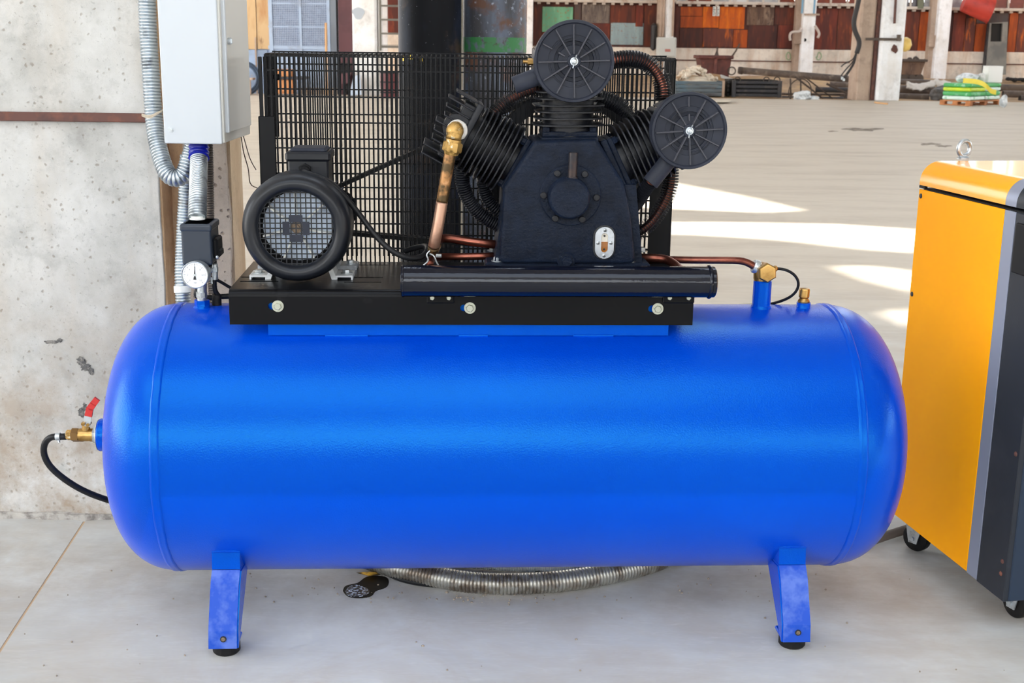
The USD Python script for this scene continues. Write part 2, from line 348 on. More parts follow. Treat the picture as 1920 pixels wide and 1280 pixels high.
def floor_look(name, shift):
    L = lambda x, y, w, h_: None
    nodes = {'g': ('geometry', {}), 'mp': ('mapping', {'location': (shift, shift * 2, 0), 'scale': (1, 1, 1)}), 'p': ('principled_bsdf', {'specular_ior_level': .2}),
             'n1': ('noise_texture', {'scale': 1.1, 'detail': 6.0, 'roughness': .62, 'distortion': .6}), 'r1': ('map_range', {'from_min': .36, 'from_max': .66, 'clamp': True}), 'm1': ('mix', {'color1': s(202, 202, 198), 'color2': s(174, 174, 172)}),
             'n2': ('noise_texture', {'scale': 2.7, 'detail': 6.0, 'roughness': .7, 'distortion': 1.2}), 'r2': ('map_range', {'from_min': .46, 'from_max': .70, 'to_max': .5, 'clamp': True}), 'm2': ('mix', {'color2': s(178, 166, 152)}),
             'ms': ('mapping', {'scale': (2.0, 9.0, 1), 'rotation': (0, 0, .3)}), 'n3': ('noise_texture', {'scale': 5.0, 'detail': 5.0, 'roughness': .7, 'distortion': 1.5}), 'r3': ('map_range', {'from_min': .52, 'from_max': .8, 'to_max': .6, 'clamp': True}), 'm3': ('mix', {'color2': s(206, 204, 200)}),
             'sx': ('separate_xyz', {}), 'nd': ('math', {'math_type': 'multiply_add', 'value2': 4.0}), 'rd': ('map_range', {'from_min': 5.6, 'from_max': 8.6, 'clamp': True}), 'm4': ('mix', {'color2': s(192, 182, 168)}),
             'mf': ('mapping', {'scale': (.45, 1.5, 1)}), 'n4': ('noise_texture', {'scale': 1.4, 'detail': 7.0, 'roughness': .7}), 'r4': ('map_range', {'from_min': .46, 'from_max': .68, 'to_max': .6, 'clamp': True}), 'm5': ('mix', {'color2': s(164, 152, 138)}),
             'rr': ('map_range', {'from_min': .35, 'from_max': .7, 'to_min': .5, 'to_max': .75, 'clamp': True}), 'b': ('bump', {'strength': .12, 'distance': .003}),
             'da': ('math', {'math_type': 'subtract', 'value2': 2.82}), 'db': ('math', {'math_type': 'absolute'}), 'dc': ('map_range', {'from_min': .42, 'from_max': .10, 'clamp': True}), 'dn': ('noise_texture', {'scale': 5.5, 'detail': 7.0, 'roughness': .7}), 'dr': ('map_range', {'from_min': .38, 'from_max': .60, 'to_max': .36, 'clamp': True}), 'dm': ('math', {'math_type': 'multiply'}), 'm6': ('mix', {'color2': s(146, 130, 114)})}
    links = [('g.position', 'mp.vector'), ('mp.vector', 'n1.vector'), ('n1.fac', 'r1.value'), ('r1.result', 'm1.fac'), ('mp.vector', 'n2.vector'), ('n2.fac', 'r2.value'), ('r2.result', 'm2.fac'), ('m1.color', 'm2.color1'),
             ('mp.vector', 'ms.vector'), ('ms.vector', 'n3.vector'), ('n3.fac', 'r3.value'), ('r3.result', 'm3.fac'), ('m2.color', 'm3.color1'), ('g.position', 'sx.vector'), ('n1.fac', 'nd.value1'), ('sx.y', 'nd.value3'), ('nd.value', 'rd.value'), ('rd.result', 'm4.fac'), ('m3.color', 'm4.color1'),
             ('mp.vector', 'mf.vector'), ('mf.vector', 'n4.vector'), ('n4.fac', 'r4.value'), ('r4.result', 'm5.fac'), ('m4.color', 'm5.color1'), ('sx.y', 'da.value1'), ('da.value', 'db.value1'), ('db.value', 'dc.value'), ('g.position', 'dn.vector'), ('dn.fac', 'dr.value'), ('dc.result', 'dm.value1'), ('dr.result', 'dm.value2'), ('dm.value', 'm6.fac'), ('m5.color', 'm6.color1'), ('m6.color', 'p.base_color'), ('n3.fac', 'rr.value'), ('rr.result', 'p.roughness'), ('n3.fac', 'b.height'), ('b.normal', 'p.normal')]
    MT[name] = usdkit.material(stage, '/World/Looks/' + name, nodes, links, surface='p.BSDF')
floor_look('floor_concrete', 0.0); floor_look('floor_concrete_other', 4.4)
mat('soil', s(120, 96, 74), .95)
mat('joint_dirt', s(190, 162, 130), .95)
mat('dirt', s(176, 146, 112), .95, two=[(s(134, 110, 86), 1.1, .4, .65), (s(196, 160, 104), 2.3, .55, .7)], bump=(5, .6, .05))
mat('outside_ground', s(190, 182, 168), .9)

# ------------------------------------------------------------------ the hall
WALLY, EDGE = 46.0, 29.4
fl = tag(UsdGeom.Xform.Define(stage, numbered('/World', 'floor')).GetPrim(), 'smooth grey concrete hall floor running back to the rusty wall', None, None, 'structure')
jx = lambda y: -1.079 - .0912 * (y - 2.406)
y0, y1 = -7.0, EDGE
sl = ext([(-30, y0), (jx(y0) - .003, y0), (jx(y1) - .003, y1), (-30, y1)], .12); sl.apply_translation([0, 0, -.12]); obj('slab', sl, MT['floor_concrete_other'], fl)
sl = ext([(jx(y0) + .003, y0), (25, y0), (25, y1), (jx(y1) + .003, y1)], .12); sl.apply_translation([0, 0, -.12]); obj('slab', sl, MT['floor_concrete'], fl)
obj('joint_filler', bx(-3.6, -.2, y0, y1, -.03, -.0012), MT['joint_dirt'], fl, label='brown dirt packed in the floor joint')
mat('floor_stain', s(96, 84, 72), .8, two=[(s(150, 138, 124), 9, .45, .6)])
for cx, cy, w, h_ in ((1618, 243, 34, 3), (1742, 270, 18, 2), (1768, 274, 14, 1.6), (1330, 172.5, 14, 1.2), (1560, 246, 9, .9)):
    n_ = 22; pts = [G(cx + w * math.cos(t) * (1 + .35 * math.sin(3 * t + cx)), cy + h_ * math.sin(t) * (1 + .4 * math.sin(4 * t + cy)))[:2] for t in np.linspace(0, 2 * math.pi, n_)[:-1]]
    obj('floor_stain', ext(Polygon(pts).buffer(0), .0015), MT['floor_stain'], fl, label='dark stain on the floor', smooth=False)
obj('outside_ground', bx(-90, 90, -80, 110, -.5, -.125), MT['outside_ground'], None, kind='structure')
# bare earth behind the edge of the slab
nx, ny = 90, 44
xs, ys = np.linspace(-24, 24, nx), np.linspace(EDGE, WALLY + .5, ny)
gx, gy = np.meshgrid(xs, ys)
heap = .30 * np.exp(-((gx - P(1480, 160, 36)[0]) / 2.2) ** 2 - ((gy - 37) / 2.5) ** 2) + .12 * np.exp(-((gy - 45) / 1.2) ** 2)
gz = .14 * (meshkit.fbm(np.stack([gx * 1.3, gy * 1.3, gx * 0], -1), 4, 3) - .45) * np.clip((gy - EDGE) / 1.5, 0, 1) + heap - .02
i, j = np.meshgrid(np.arange(ny - 1), np.arange(nx - 1), indexing='ij')
q = np.stack([i * nx + j, i * nx + j + 1, (i + 1) * nx + j + 1, (i + 1) * nx + j], -1).reshape(-1, 4)
obj('dirt_ground', trimesh.Trimesh(np.stack([gx, gy, gz], -1).reshape(-1, 3), np.vstack([q[:, [0, 1, 2]], q[:, [0, 2, 3]]]), process=False), MT['dirt'], None, label='bare brown earth between the floor slab and the rusty wall', kind='structure', smooth=True)

# unseen roof; its rooflights are added, narrow ones shaped to throw the sun patches
ZR = 8.5
def up(g): t = (ZR) / -SUNV[2]; return np.asarray(g) - SUNV * t
patches = [[(1150, 326), (1260, 344), (1400, 371), (1494, 394), (1400, 399), (1255, 393), (1150, 389)],
           [(1180, 417), (1400, 418), (1560, 421), (1730, 432), (1730, 479), (1560, 467), (1400, 449), (1255, 440), (1180, 438)],
           [(1500, 499), (1620, 500), (1740, 514), (1740, 560), (1650, 548), (1560, 525)],
           [(1590, 590), (1700, 566), (1740, 600), (1740, 660), (1660, 625)]]
holes = [Polygon([up(G(*c))[:2] for c in pt]) for pt in patches]
rect = lambda x0, x1, y0_, y1_: sbox(x0, y0_, x1, y1_)
holes += [rect(-6.3, 3.2, -6.9, -.6), rect(-3.0, 3.2, 6.0, 9.5), rect(6, 8.5, 16, 26), rect(10, 15, 32, 43), rect(-17, -12.8, 31, 43)]  # large rooflights added out of view to let in more sky light
roof = sbox(-18, -7.2, 24.2, 60).difference(unary_union(holes))
rf = ext(roof, .22); rf.apply_translation([0, 0, ZR]); obj('ceiling', rf, MT['roof_sheet'], None, label='grey sheet roof of the hall', kind='structure', smooth=False)
# unseen wall behind the camera, window openings shaped for the highlight on the tank
wb = sbox(-18, 0, 24, ZR).difference(unary_union([sbox(-12, 1.0, -7.2, 6.0), sbox(-6.4, 1.85, -1.9, 5.0), sbox(-1.7, 1.85, 2.4, 5.0), sbox(2.6, 1.85, 8, 3.4)]))
w_ = extv(wb, -7.2, -7.0); obj('wall_front', w_, MT['hall_wall'], None, kind='structure', smooth=False)

wr_ = unary_union([sbox(-7.2, 0, 60, 3.0), sbox(-7.2, 6.2, 60, ZR)] + [sbox(y, 0, y + 1.2, ZR) for y in np.arange(-7, 60, 5.5)])
obj('wall_right', extu(wr_, 24.0, 24.25), MT['hall_wall'], None, kind='structure', smooth=False)
# the wide concrete pillar on the left
YC = 3.15
xr = P(309, 560, YC)[0]
pl = tag(UsdGeom.Xform.Define(stage, numbered('/World', 'concrete_pillar')).GetPrim(), 'wide raw concrete pillar at the left with a steel strap and a deep groove', None, None, 'structure')
def wobble(mesh, amp, seed, f=9.0):
    mm = mesh.subdivide_to_size(.06); v = mm.vertices; mm.vertices = v + amp * (np.stack([meshkit.fbm(v * f + k * 31, 3, seed + k) for k in range(3)], -1) - .5); return mm
obj('shaft', wobble(bx(-3.2, xr, YC, YC + .7, -.06, 2.6), .010, 3), MT['pillar_concrete'], pl, smooth=True)
x2, x3 = P(352, 450, YC + .1)[0], P(434, 450, YC + .1)[0]
obj('groove', wobble(bx(xr - .03, x2 + .02, YC + .10, YC + .2, -.06, 2.6), .02, 5), MT['pillar_recess'], pl, smooth=True)
obj('groove_side', bx(xr - .004, xr + .004, YC + .012, YC + .19, -.06, 2.6), MT['pillar_recess'], pl, label='brown-stained side of the groove')
obj('rear_shaft', wobble(bx(x2, x3, YC + .08, YC + .235, -.06, 2.6), .022, 8), MT['pillar_rough'], pl, smooth=True)
obj('smooth_sunlit_flank', bx(x3 - .02, x3 + .006, YC + .1, YC + .232, -.06, 2.6), MT['pillar_smooth_sunlit'], pl)  # thin slab that carries the painted sunlit tone of this side
obj('upper_shaft', bx(-3.2, x3, YC + .01, YC + .68, 2.55, ZR), MT['pillar_concrete'], pl)
lip = wobble(bx(-3.2, xr + .004, YC - .008, YC + .05, -.01, .020), .028, 14, 22); obj('mortar_lip', lip, MT['mortar'] if 'mortar' in MT else mat('mortar', s(176, 170, 162), .9, two=[(s(120, 114, 108), 22, .44, .6)], bump=(60, .8, .004)), pl, label='broken mortar lip along the foot', smooth=True)
for px, py, sx, sz, sd in ((152, 676, .010, .009, 1), (160, 688, .011, .010, 2), (171, 696, .006, .008, 3), (153, 772, .007, .012, 4), (159, 762, .005, .009, 5), (112, 638, .006, .004, 6), (96, 641, .016, .004, 7)):
    obj('tar_spot', lumpy(P(px, py, YC - .001), (sx, .0022, sz), sd, .9, 3, 2.6), MT['tar'] if 'tar' in MT else mat('tar', s(92, 90, 88), .8, two=[(s(130, 126, 120), 80, .5, .62)]), pl, label='dark tar spot on the concrete', smooth=True)
a, b = P(-60, 217, YC - .012), P(276, 217, YC - .012)
strap = cb(a[0], b[0], YC - .016, YC + .006, a[2] - .011, a[2] + .011, .002)
single('steel_strap', strap, MT['strap_rust'], 'rusty flat steel strap across the concrete pillar', 'strap')
# ------------------------------------------------------------------ the air compressor
AC = thing('air_compressor', 'big blue horizontal-tank air compressor with black pump and motor on top', 'air compressor', MO, MYAW, local=True)
K = MT
R, ZT, UL, UR = .30, .395, -.738, .722
def ulathe(prof, n=96):
    "revolves (radius, u) points around the tank's axis"
    mm = lathe(prof, n); V = mm.vertices; mm.vertices = np.stack([V[:, 2], V[:, 0], V[:, 1]], 1) + [0, 0, ZT]; return mm
tank = obj('tank', ulathe([(R, UL), (R, UR)]), K['blue_paint'], AC, label='blue painted steel pressure tank', smooth=True)
def cap(u0, d, sgn):
    t = np.linspace(0, np.pi / 2, 26)
    # torispherical: a tight knuckle that runs into a flat crown
    pr = [(R * np.cos(a) ** .62, u0 + sgn * d * np.sin(a) ** .92) for a in t]; pr[-1] = (0, u0 + sgn * d)
    return ulathe(pr if sgn > 0 else pr[::-1])
obj('end_cap', cap(UL, .150, -1), K['blue_paint'], tank, smooth=True)
obj('end_cap', cap(UR, .150, 1), K['blue_paint'], tank, smooth=True)
for u, sg in ((UL, -1), (UR, 1)):
    n = 120; k = np.arange(n)
    prof = [(R - .001, u - .011), (R + .0022, u - .008), (R + .0026, u - .004), (R + .0014, u), (R + .0030, u + .004), (R + .0022, u + .0075), (R - .001, u + .010)]
    w = ulathe(prof, n); v = w.vertices; w.vertices = v + .0022 * (np.stack([meshkit.fbm(v * 42 + q * 9, 2, 4) for q in range(3)], -1) - .5); obj('weld_seam', w, K['blue_paint'], tank, smooth=True)
# feet: bent plates with a side flange, each on a rubber pad
for px, pb, side in ((425, 422, 1), (1483, 1486, -1)):
    a0, a1 = M(px, 1062, -.235), M(pb, 1196, -.275)
    ua, ub = a0[0], a1[0]; hw = .0295
    prof = [(-.190, .165), (-.243, .172), (-.262, .150), (-.300, .062), (-.303, .024)]
    sec = sheet(prof, .006); pl_ = extu(sec, -hw, hw).subdivide_to_size(.03)
    zz = pl_.vertices[:, 2]; pl_.vertices[:, 0] += np.interp(zz, [.02, .18], [ub, ua])
    ft = obj('foot', pl_, K['blue_dusty'], AC, label='bent blue steel foot')
    fl_ = extu(Polygon([(-.243, .172), (-.262, .150), (-.300, .062), (-.303, .024), (-.296, .024), (-.15, .16), (-.12, .14), (-.19, .165)]).buffer(0), -.003, .003); fl_ = fl_.copy()
    zz = fl_.vertices[:, 2]; fl_.vertices[:, 0] += np.interp(zz, [.02, .18], [ub, ua]) + side * hw
    obj('gusset', fl_, K['blue_paint'], ft)
    obj('base_plate', cb(ub - hw, ub + hw, -.303, -.235, .022, .029, .002), K['blue_paint'], ft)
    obj('weld_bead', tube(curve([(ua - hw, -.2365, .215), (ua, -.2385, .218), (ua + hw, -.2365, .215)], .004), .004, 8), K['blue_paint'], ft)
    obj('gusset', hull([(ua - hw, -.243, .176), (ua + hw, -.243, .176), (ua - hw, -.2365, .217), (ua + hw, -.2365, .217), (ua - hw, -.2, .17), (ua + hw, -.2, .17)]), K['blue_paint'], ft)
    obj('bolt_hole', align(trimesh.creation.annulus(.0042, .0066, .002), (0, -1, 0), (ub + .002, -.3055, .046)), K['gasket'], ft); obj('bolt', bolt((ub + .002, -.3052, .046), (0, -1, 0), .0042, .002, False, 12), K['shaft_steel'], ft)
    obj('rubber_pad', T(lathe([(0, 0), (.026, 0), (.029, .004), (.029, .02), (.027, .0225), (0, .0225)], 32), (ub + .001, -.268, 0)), K['rubber'], ft)
    # the rear foot of the same end
    rr = pl_.copy(); rr.vertices[:, 1] *= -1; rr.invert(); f2 = obj('foot', rr, K['blue_dusty'], AC, label='bent blue steel foot')
    obj('rubber_pad', T(lathe([(0, 0), (.026, 0), (.029, .004), (.029, .02), (.027, .0225), (0, .0225)], 24), (ub, .268, 0)), K['rubber'], f2)
    obj('base_plate', cb(ub - hw, ub + hw, .235, .303, .022, .029, .002), K['blue_paint'], f2)

# rails welded to the tank, and the black base frame
ra, rb_ = M(503, 618, -.14)[0], M(1253, 618, -.14)[0]
obj('rail', extu(unary_union([sbox(-.141, .662, -.134, .748), sbox(-.141, .684, -.1, .690)]), ra, rb_), K['blue_paint'], AC, label='blue rail welded along the tank top')
obj('rail', extu(unary_union([sbox(.134, .655, .141, .748)]), ra, rb_), K['blue_paint'], AC, label='blue rail welded along the tank top')
for a, b in ((610, 690), (860, 915), (1075, 1150)):
    obj('weld_bead', tube(curve([M(a, 629, -.1405), M((a + b) / 2, 629.5, -.1405), M(b, 629, -.1405)], .01), .0035, 8), K['blue_paint'], AC)
bu0, bu1 = -.601, .378
ZB, VF, VB = .7585, -.147, .205
def arc(cx, cz, r, a0, a1, n=7): return [(cx + r * math.cos(a), cz + r * math.sin(a)) for a in np.radians(np.linspace(a0, a1, n))]
sec = sheet([(VF, .687)] + arc(VF + .012, ZB - .012, .012, 180, 90) + arc(VB - .012, ZB - .012, .012, 90, 0) + [(VB, .687)], .004)
fr = extu(sec, bu0, bu1)
import manifold3d as mf
def cut(mm, *tools):
    A_ = mf.Manifold(mf.Mesh(np.asarray(mm.vertices, np.float32), np.asarray(mm.faces, np.uint32)))
    for t_ in tools: A_ = A_ - mf.Manifold(mf.Mesh(np.asarray(t_.vertices, np.float32), np.asarray(t_.faces, np.uint32)))
    o = A_.to_mesh(); return trimesh.Trimesh(o.vert_properties[:, :3], o.tri_verts, process=False)
slots = []
for x0, x1, y in ((452, 510, 521), (450, 522, 529), (672, 728, 498), (662, 718, 521.5), (645, 715, 530.5)):
    a, b = Mz(x0, y, ZB), Mz(x1, y, ZB); slots.append(bx(a[0], b[0], a[1] - .004, a[1] + .004, ZB - .02, ZB + .02))
bolts = [(521, 573.5), (881, 577), (1233, 578.5)]
for x, y in bolts:
    c = M(x - 6, y, VF); slots.append(extv(LineString([(c[0] - .006, c[2]), (c[0] + .008, c[2])]).buffer(.0075), VF - .02, VF + .02))
try: fr = cut(trimesh.Trimesh(fr.vertices, fr.faces, process=True), *slots)
except Exception as e: print('cut', e)
base = obj('base_frame', fr, K['black_paint'], AC, label='black folded-steel base frame', smooth=25)
for x, y in bolts:
    c = M(x, y, VF - .002); obj('bolt', bolt((c[0], VF - .002, c[2]), (0, -1, 0), .0082, .007, True), K['zinc_yellow'], base)
# front header tube with its end plugs
ZP, VP, RP = (M(1000, 497, -.175)[2] + M(1000, 555, -.175)[2]) / 2, -.182, .0325
pu0, pu1 = M(752, 520, VP)[0], M(1340, 527, VP)[0]
ht = obj('header_tube', align(lathe([(0, 0), (RP - .002, 0), (RP, .002), (RP, pu1 - pu0 - .002), (RP - .002, pu1 - pu0), (0, pu1 - pu0)], 64), (1, 0, 0), (pu0, VP, ZP)), K['black_gloss'], AC, label='glossy black tube along the front of the base')
obj('weld_seam', align(trimesh.creation.torus(RP - .001, .0042, 48, 10), (1, 0, 0), (pu1 - .012, VP, ZP)), K['black_gloss'], ht)
obj('weld_seam', align(trimesh.creation.torus(RP - .002, .0035, 48, 10), (1, 0, 0), (pu0 + .004, VP, ZP)), K['black_gloss'], ht)
for xa, xb in ((800, 852), (1243, 1302)):
    a, b = M(xa, 556, VF - .005), M(xb, 556, VF - .005); br = obj('bracket', cb(a[0], b[0], VF - .008, VF - .002, a[2] - .014, a[2] + .012, .002), K['black_paint'], ht)
    obj('bracket_shelf', cb(a[0], b[0], VP, VF - .002, a[2] + .006, a[2] + .011, .002), K['black_paint'], ht)
    for q in (.2, .8):
        obj('bolt', bolt((a[0] + (b[0] - a[0]) * q, VF - .008, a[2] - .001), (0, -1, 0), .0055, .006, False), K['zinc_yellow'], ht)

# ------------------------------------------------------------------ motor
mc = M(552, 432, -.125); mu, mz = mc[0], mc[2]
def vl(prof, n=64, u=mu, z=mz):
    "lathe about an axis along v; prof in (radius, v)"
    mm = lathe(prof, n); V = mm.vertices; mm.vertices = np.stack([V[:, 0], V[:, 2], -V[:, 1]], 1) + [u, 0, z]; return mm
RM = .1155
body = [vl([(0, -.05), (.084, -.05), (.084, .15), (.078, .165), (.03, .17), (.03, .19), (.012, .19), (.012, .24), (0, .24)])]
for k in range(30):
    a = 2 * math.pi * k / 30
    if abs(math.sin(a) - 1) < .04: continue
    f_ = hull([(x, y, z) for x in (.082, .1) for y in (-.0018, .0018) for z in (-.045, .145)]); f_.apply_transform(trimesh.transformations.rotation_matrix(-a, [0, 0, 1])); V = f_.vertices
    f_.vertices = np.stack([V[:, 0], V[:, 2], V[:, 1]], 1) + [mu, 0, mz]; body.append(f_)
motor = obj('motor', body, K['black_plastic'], AC, label='black finned electric motor with a round fan cover')
obj('fan_cover', vl([(.079, -.095), (.081, -.103), (.087, -.110), (.096, -.113), (.105, -.108), (.1125, -.096), (RM, -.075), (RM, -.05), (.1145, .0), (.113, .0), (.113, -.05), (.1, -.09), (.085, -.094), (.079, -.092)], 80), mat('cover_black', s(15, 17, 22), .34, spec=.4, bump=(200, .08, .0008)), motor, label='black domed fan cover', smooth=60)
gr = []; pit = .0108
for k in range(-7, 8):
    c = k * pit; L = math.sqrt(max(.081 ** 2 - c * c, 0))
    if L > .012:
        gr += [bx(mu + c - .0012, mu + c + .0012, -.0965, -.0945, mz - L, mz + L), bx(mu - L, mu + L, -.0968, -.0948, mz + c - .0012, mz + c + .0012)]
obj('grille', gr, K['cover_black'], motor, label='black square-mesh fan grille', kind='stuff')
obj('grille_hub', extv(unary_union([sbox(-.028, -.014, .028, .014), sbox(-.014, -.028, .014, .028)]).difference(sbox(-.0135, -.0135, .0135, .0135)), -.098, -.0945).apply_translation([mu, 0, mz]), K['black_plastic'], motor)
obj('cover_back', vl([(.02, -.052), (.112, -.052), (.112, -.046)]), K['black_matte'], motor)
fan = obj('fan', vl([(.014, -.066), (.074, -.06), (.074, -.057), (.014, -.06)]), K['fan_blue'], motor, label='pale blue plastic cooling fan', smooth=30)
for k in range(7):
    a = math.radians(92 + k * 360 / 7); b_ = bx(.024, .074, -.0018, .0018, -.012, .012); b_.apply_transform(trimesh.transformations.rotation_matrix(a, [0, 0, 1])); V = b_.vertices
    fb = trimesh.Trimesh(np.stack([V[:, 0], -.073 + V[:, 2], V[:, 1]], 1) + [mu, 0, mz], b_.faces[:, ::-1]); obj('fan_blade', fb, K['fan_blade'], motor)
obj('shaft_end', vl([(0, -.088), (.006, -.088), (.0065, -.084), (.012, -.084), (.0125, -.06), (0, -.06)], 24), K['shaft_steel'], motor)
# terminal box
ta, tb = M(540, 330, -.01), M(617, 282, -.01)
tz1 = tb[2]
obj('terminal_box', cb(ta[0], tb[0] - .002, -.01, .085, mz + .07, tz1 - .02, .004), K['cover_black'], motor)
obj('terminal_lid', cb(ta[0] - .005, tb[0] + .003, -.016, .09, tz1 - .024, tz1 - .003, .005), K['cover_black'], motor)
obj('terminal_cap', cb(ta[0] + .004, tb[0] - .006, -.008, .08, tz1 - .006, tz1 + .004, .005), K['black_plastic'], motor)
gl = M(572, 318, -.012)
obj('cable_gland', [cyl(gl + [0, .004, 0], gl + [0, -.008, 0], .014, 6), cyl(gl + [0, -.008, 0], gl + [.001, -.022, -.002], .0105, 20)], K['black_matte'], motor)
cp = [gl + [0, -.018, -.001], gl + [.006, -.032, -.004]] + [M(*c) for c in ((610, 338, -.055), (650, 372, -.045), (680, 410, -.04), (705, 442, -.05), (735, 470, -.06), (765, 483, -.06), (790, 481, -.04), (802, 466, .0), (790, 462, .05), (760, 470, .09))]
obj('motor_cable', tube(curve(cp, .008), .0062, 14), K['hose_rubber'], motor, smooth=True)
# mounting feet
for sgn, x0, x1 in ((-1, 464, 505), (1, 622, 668)):
    for vv in (-.0, .12):
        ui, uo = mu + sgn * .062, mu + sgn * .112
        web = [Polygon([(mu + sgn * .112, ZB + .002), (mu + sgn * .112, ZB + .011), (mu + sgn * .074, ZB + .011), (mu + sgn * .055, mz - .055), (mu + sgn * .045, mz - .06), (mu + sgn * .066, ZB + .002)]).buffer(0)]
        g = web[0].difference(Polygon([(mu + sgn * .108, ZB + .0), (mu + sgn * .108, ZB + .007), (mu + sgn * .078, ZB + .007), (mu + sgn * .078, ZB + .0)]).buffer(0)) if vv < .05 else web[0]
        fo = obj('mounting_foot', extv(g, vv - .03, vv + .035), K['aluminium_cast'] if vv < .05 else K['aluminium'], motor)
        obj('bolt', bolt((mu + sgn * .096, vv, ZB + .011), (0, 0, 1), .0085, .008), K['zinc'], motor)
# pulley and belts
pc = np.array([M(628, 395, .255)[0], .255, M(628, 395, .255)[2]])
obj('pulley', align(lathe([(0, -.02), (.05, -.02), (.052, -.018), (.045, -.008), (.052, 0), (.045, .008), (.052, .018), (.05, .02), (0, .02)], 40), (0, 1, 0), pc), K['black_matte'], motor)

# ------------------------------------------------------------------ pump: crankcase
def uv(px, py, v): p = M(px, py, v); return (p[0], p[2])
CV0, CV1 = -.05, .13
out = [uv(936, 495, CV0), uv(941, 440, CV0), uv(944, 352, CV0), uv(1003, 264, CV0), uv(1121, 262, CV0), uv(1172, 345, CV0), uv(1184, 405, CV0), uv(1193, 495, CV0)]
cg = Polygon(out).buffer(-.012).buffer(.012, quad_segs=6)
def layer(g, k, v): return [(x, v, z) for x, z in g.buffer(-k, quad_segs=6).exterior.coords] if k else [(x, v, z) for x, z in g.exterior.coords]
ck = hull(layer(cg, .010, CV0 + .0) + layer(cg, .003, CV0 + .003) + layer(cg, 0, CV0 + .010) + layer(cg, 0, CV1))
crank = obj('crankcase', ck, K['black_cast'], AC, label='black cast-iron compressor crankcase', smooth=50)
# side step of the casting and the foot flange
zf = M(933, 489, -.02)[2]
wl, wr = M(936, 440, .02)[0], M(1188, 440, .02)[0]
obj('casting_skirt', hull([(x, v, z) for (x, z) in ((wl - .012, zf), (wr + .014, zf), (wl + .012, zf + .17), (wr - .006, zf + .17)) for v in (-.03, .11)]), K['black_cast'], crank)
fz = zf
obj('foot_flange', cb(wl - .032, wr + .03, -.045, .14, fz - .014, fz, .004), K['black_cast'], crank)
obj('pedestal', [cb(wl - .03, wl + .05, -.05, .145, ZB + .002, fz - .014, .002), cb(wr - .05, wr + .03, -.05, .145, ZB + .002, fz - .014, .002), cb(wl, wr, -.04, .12, ZB + .002, fz - .014, .002)], K['black_paint'], crank)
for px, py, v in ((933, 487, -.022), (1180, 490, -.022), (925, 464, .115), (1203, 470, .115)):
    p = M(px, py, v); obj('bolt', bolt((p[0], v, fz), (0, 0, 1), .0095, .010, True), K['zinc'], crank)
# front bearing cover with its breather
bc = uv(1070, 366, CV0 - .004); bo = uv(1068, 372, CV0 - .03)
def vdisc(prof, c, n=64): return vl(prof, n, c[0], c[1])
cov = obj('bearing_cover', vdisc([(0, CV0 - .006), (.064, CV0 - .006), (.066, CV0 - .004), (.066, CV0 + .003), (0, CV0 + .003)], bc), K['black_cast'], crank, smooth=30)
obj('bearing_boss', vdisc([(0, CV0 - .040), (.039, CV0 - .040), (.0425, CV0 - .037), (.0445, CV0 - .031), (.0455, CV0 - .006), (.049, CV0 - .003), (0, CV0 - .003)], bo), K['black_cast'], crank, smooth=40)
for k in range(6):
    x, y = ((1045, 325), (1096, 326), (1019, 366), (1118, 370), (1041, 409), (1091, 411))[k]
    p = M(x, y, CV0 - .006); obj('bolt', align(lathe([(0, 0), (.0075, 0), (.0075, .006), (.006, .0075), (0, .008)], 16), (0, -1, 0), p), K['black_fin'], crank)
b0, b1 = M(1073, 335, CV0 - .022), M(1075, 286, CV0 - .022)
obj('breather', [cyl(b0 - [0, 0, .012], b0 + [0, 0, .004], .0125, 20), align(lathe([(0, 0), (.0098, 0), (.0102, .05), (.0102, np.linalg.norm(b1 - b0)), (.008, np.linalg.norm(b1 - b0)), (.008, .02), (0, .02)], 28), b1 - b0, b0)], mat('breather', s(40, 38, 42), .35, .5, two=[(s(66, 50, 44), 30, .5, .7)]), crank, label='small black breather tube')
# oil sight glass
sg = uv(1133, 454.5, CV0 - .004)
st_ = lambda hw_, hh: LineString([(sg[0], sg[1] - hh + hw_), (sg[0], sg[1] + hh - hw_)]).buffer(hw_, quad_segs=12)
obj('gasket', extv(st_(.0245, .0375), CV0 - .004, CV0 + .002), K['gasket'], crank)
hh, hw_ = .0345, .0205
bez = st_(hw_, hh).difference(st_(.0074, .0212)); obj('sight_glass_frame', extv(bez, CV0 - .0095, CV0 - .003), K['aluminium'], crank, label='oval zinc frame of the oil sight glass')
win = st_(.0076, .0214); lo = win.intersection(sbox(sg[0] - .1, sg[1] - .1, sg[0] + .1, sg[1] + .002)); hi = win.difference(lo)
obj('oil', extv(lo, CV0 - .0055, CV0 - .002), K['oil_glass'], crank, label='brown oil in the sight glass'); obj('sight_window', extv(hi, CV0 - .0055, CV0 - .002), K['glass_clear'], crank)
for dz in (-.0155, .0155): obj('window_screw', screw((sg[0], CV0 - .0055, sg[1] + dz * .95), (0, -1, 0), .0022), K['gasket'], crank)
for du, dz in ((0, .0278), (0, -.0278), (.014, 0), (-.014, 0)):
    obj('screw', screw((sg[0] + du, CV0 - .0095, sg[1] + dz), (0, -1, 0), .0042), K['zinc'], crank)
    obj('screw_slot', [bx(sg[0] + du - .0022, sg[0] + du + .0022, CV0 - .0126, CV0 - .0118, sg[1] + dz - .0005, sg[1] + dz + .0005), bx(sg[0] + du - .0005, sg[0] + du + .0005, CV0 - .0126, CV0 - .0118, sg[1] + dz - .0022, sg[1] + dz + .0022)], K['ink_black'], crank)
dp = M(1062, 489, CV0 - .0)
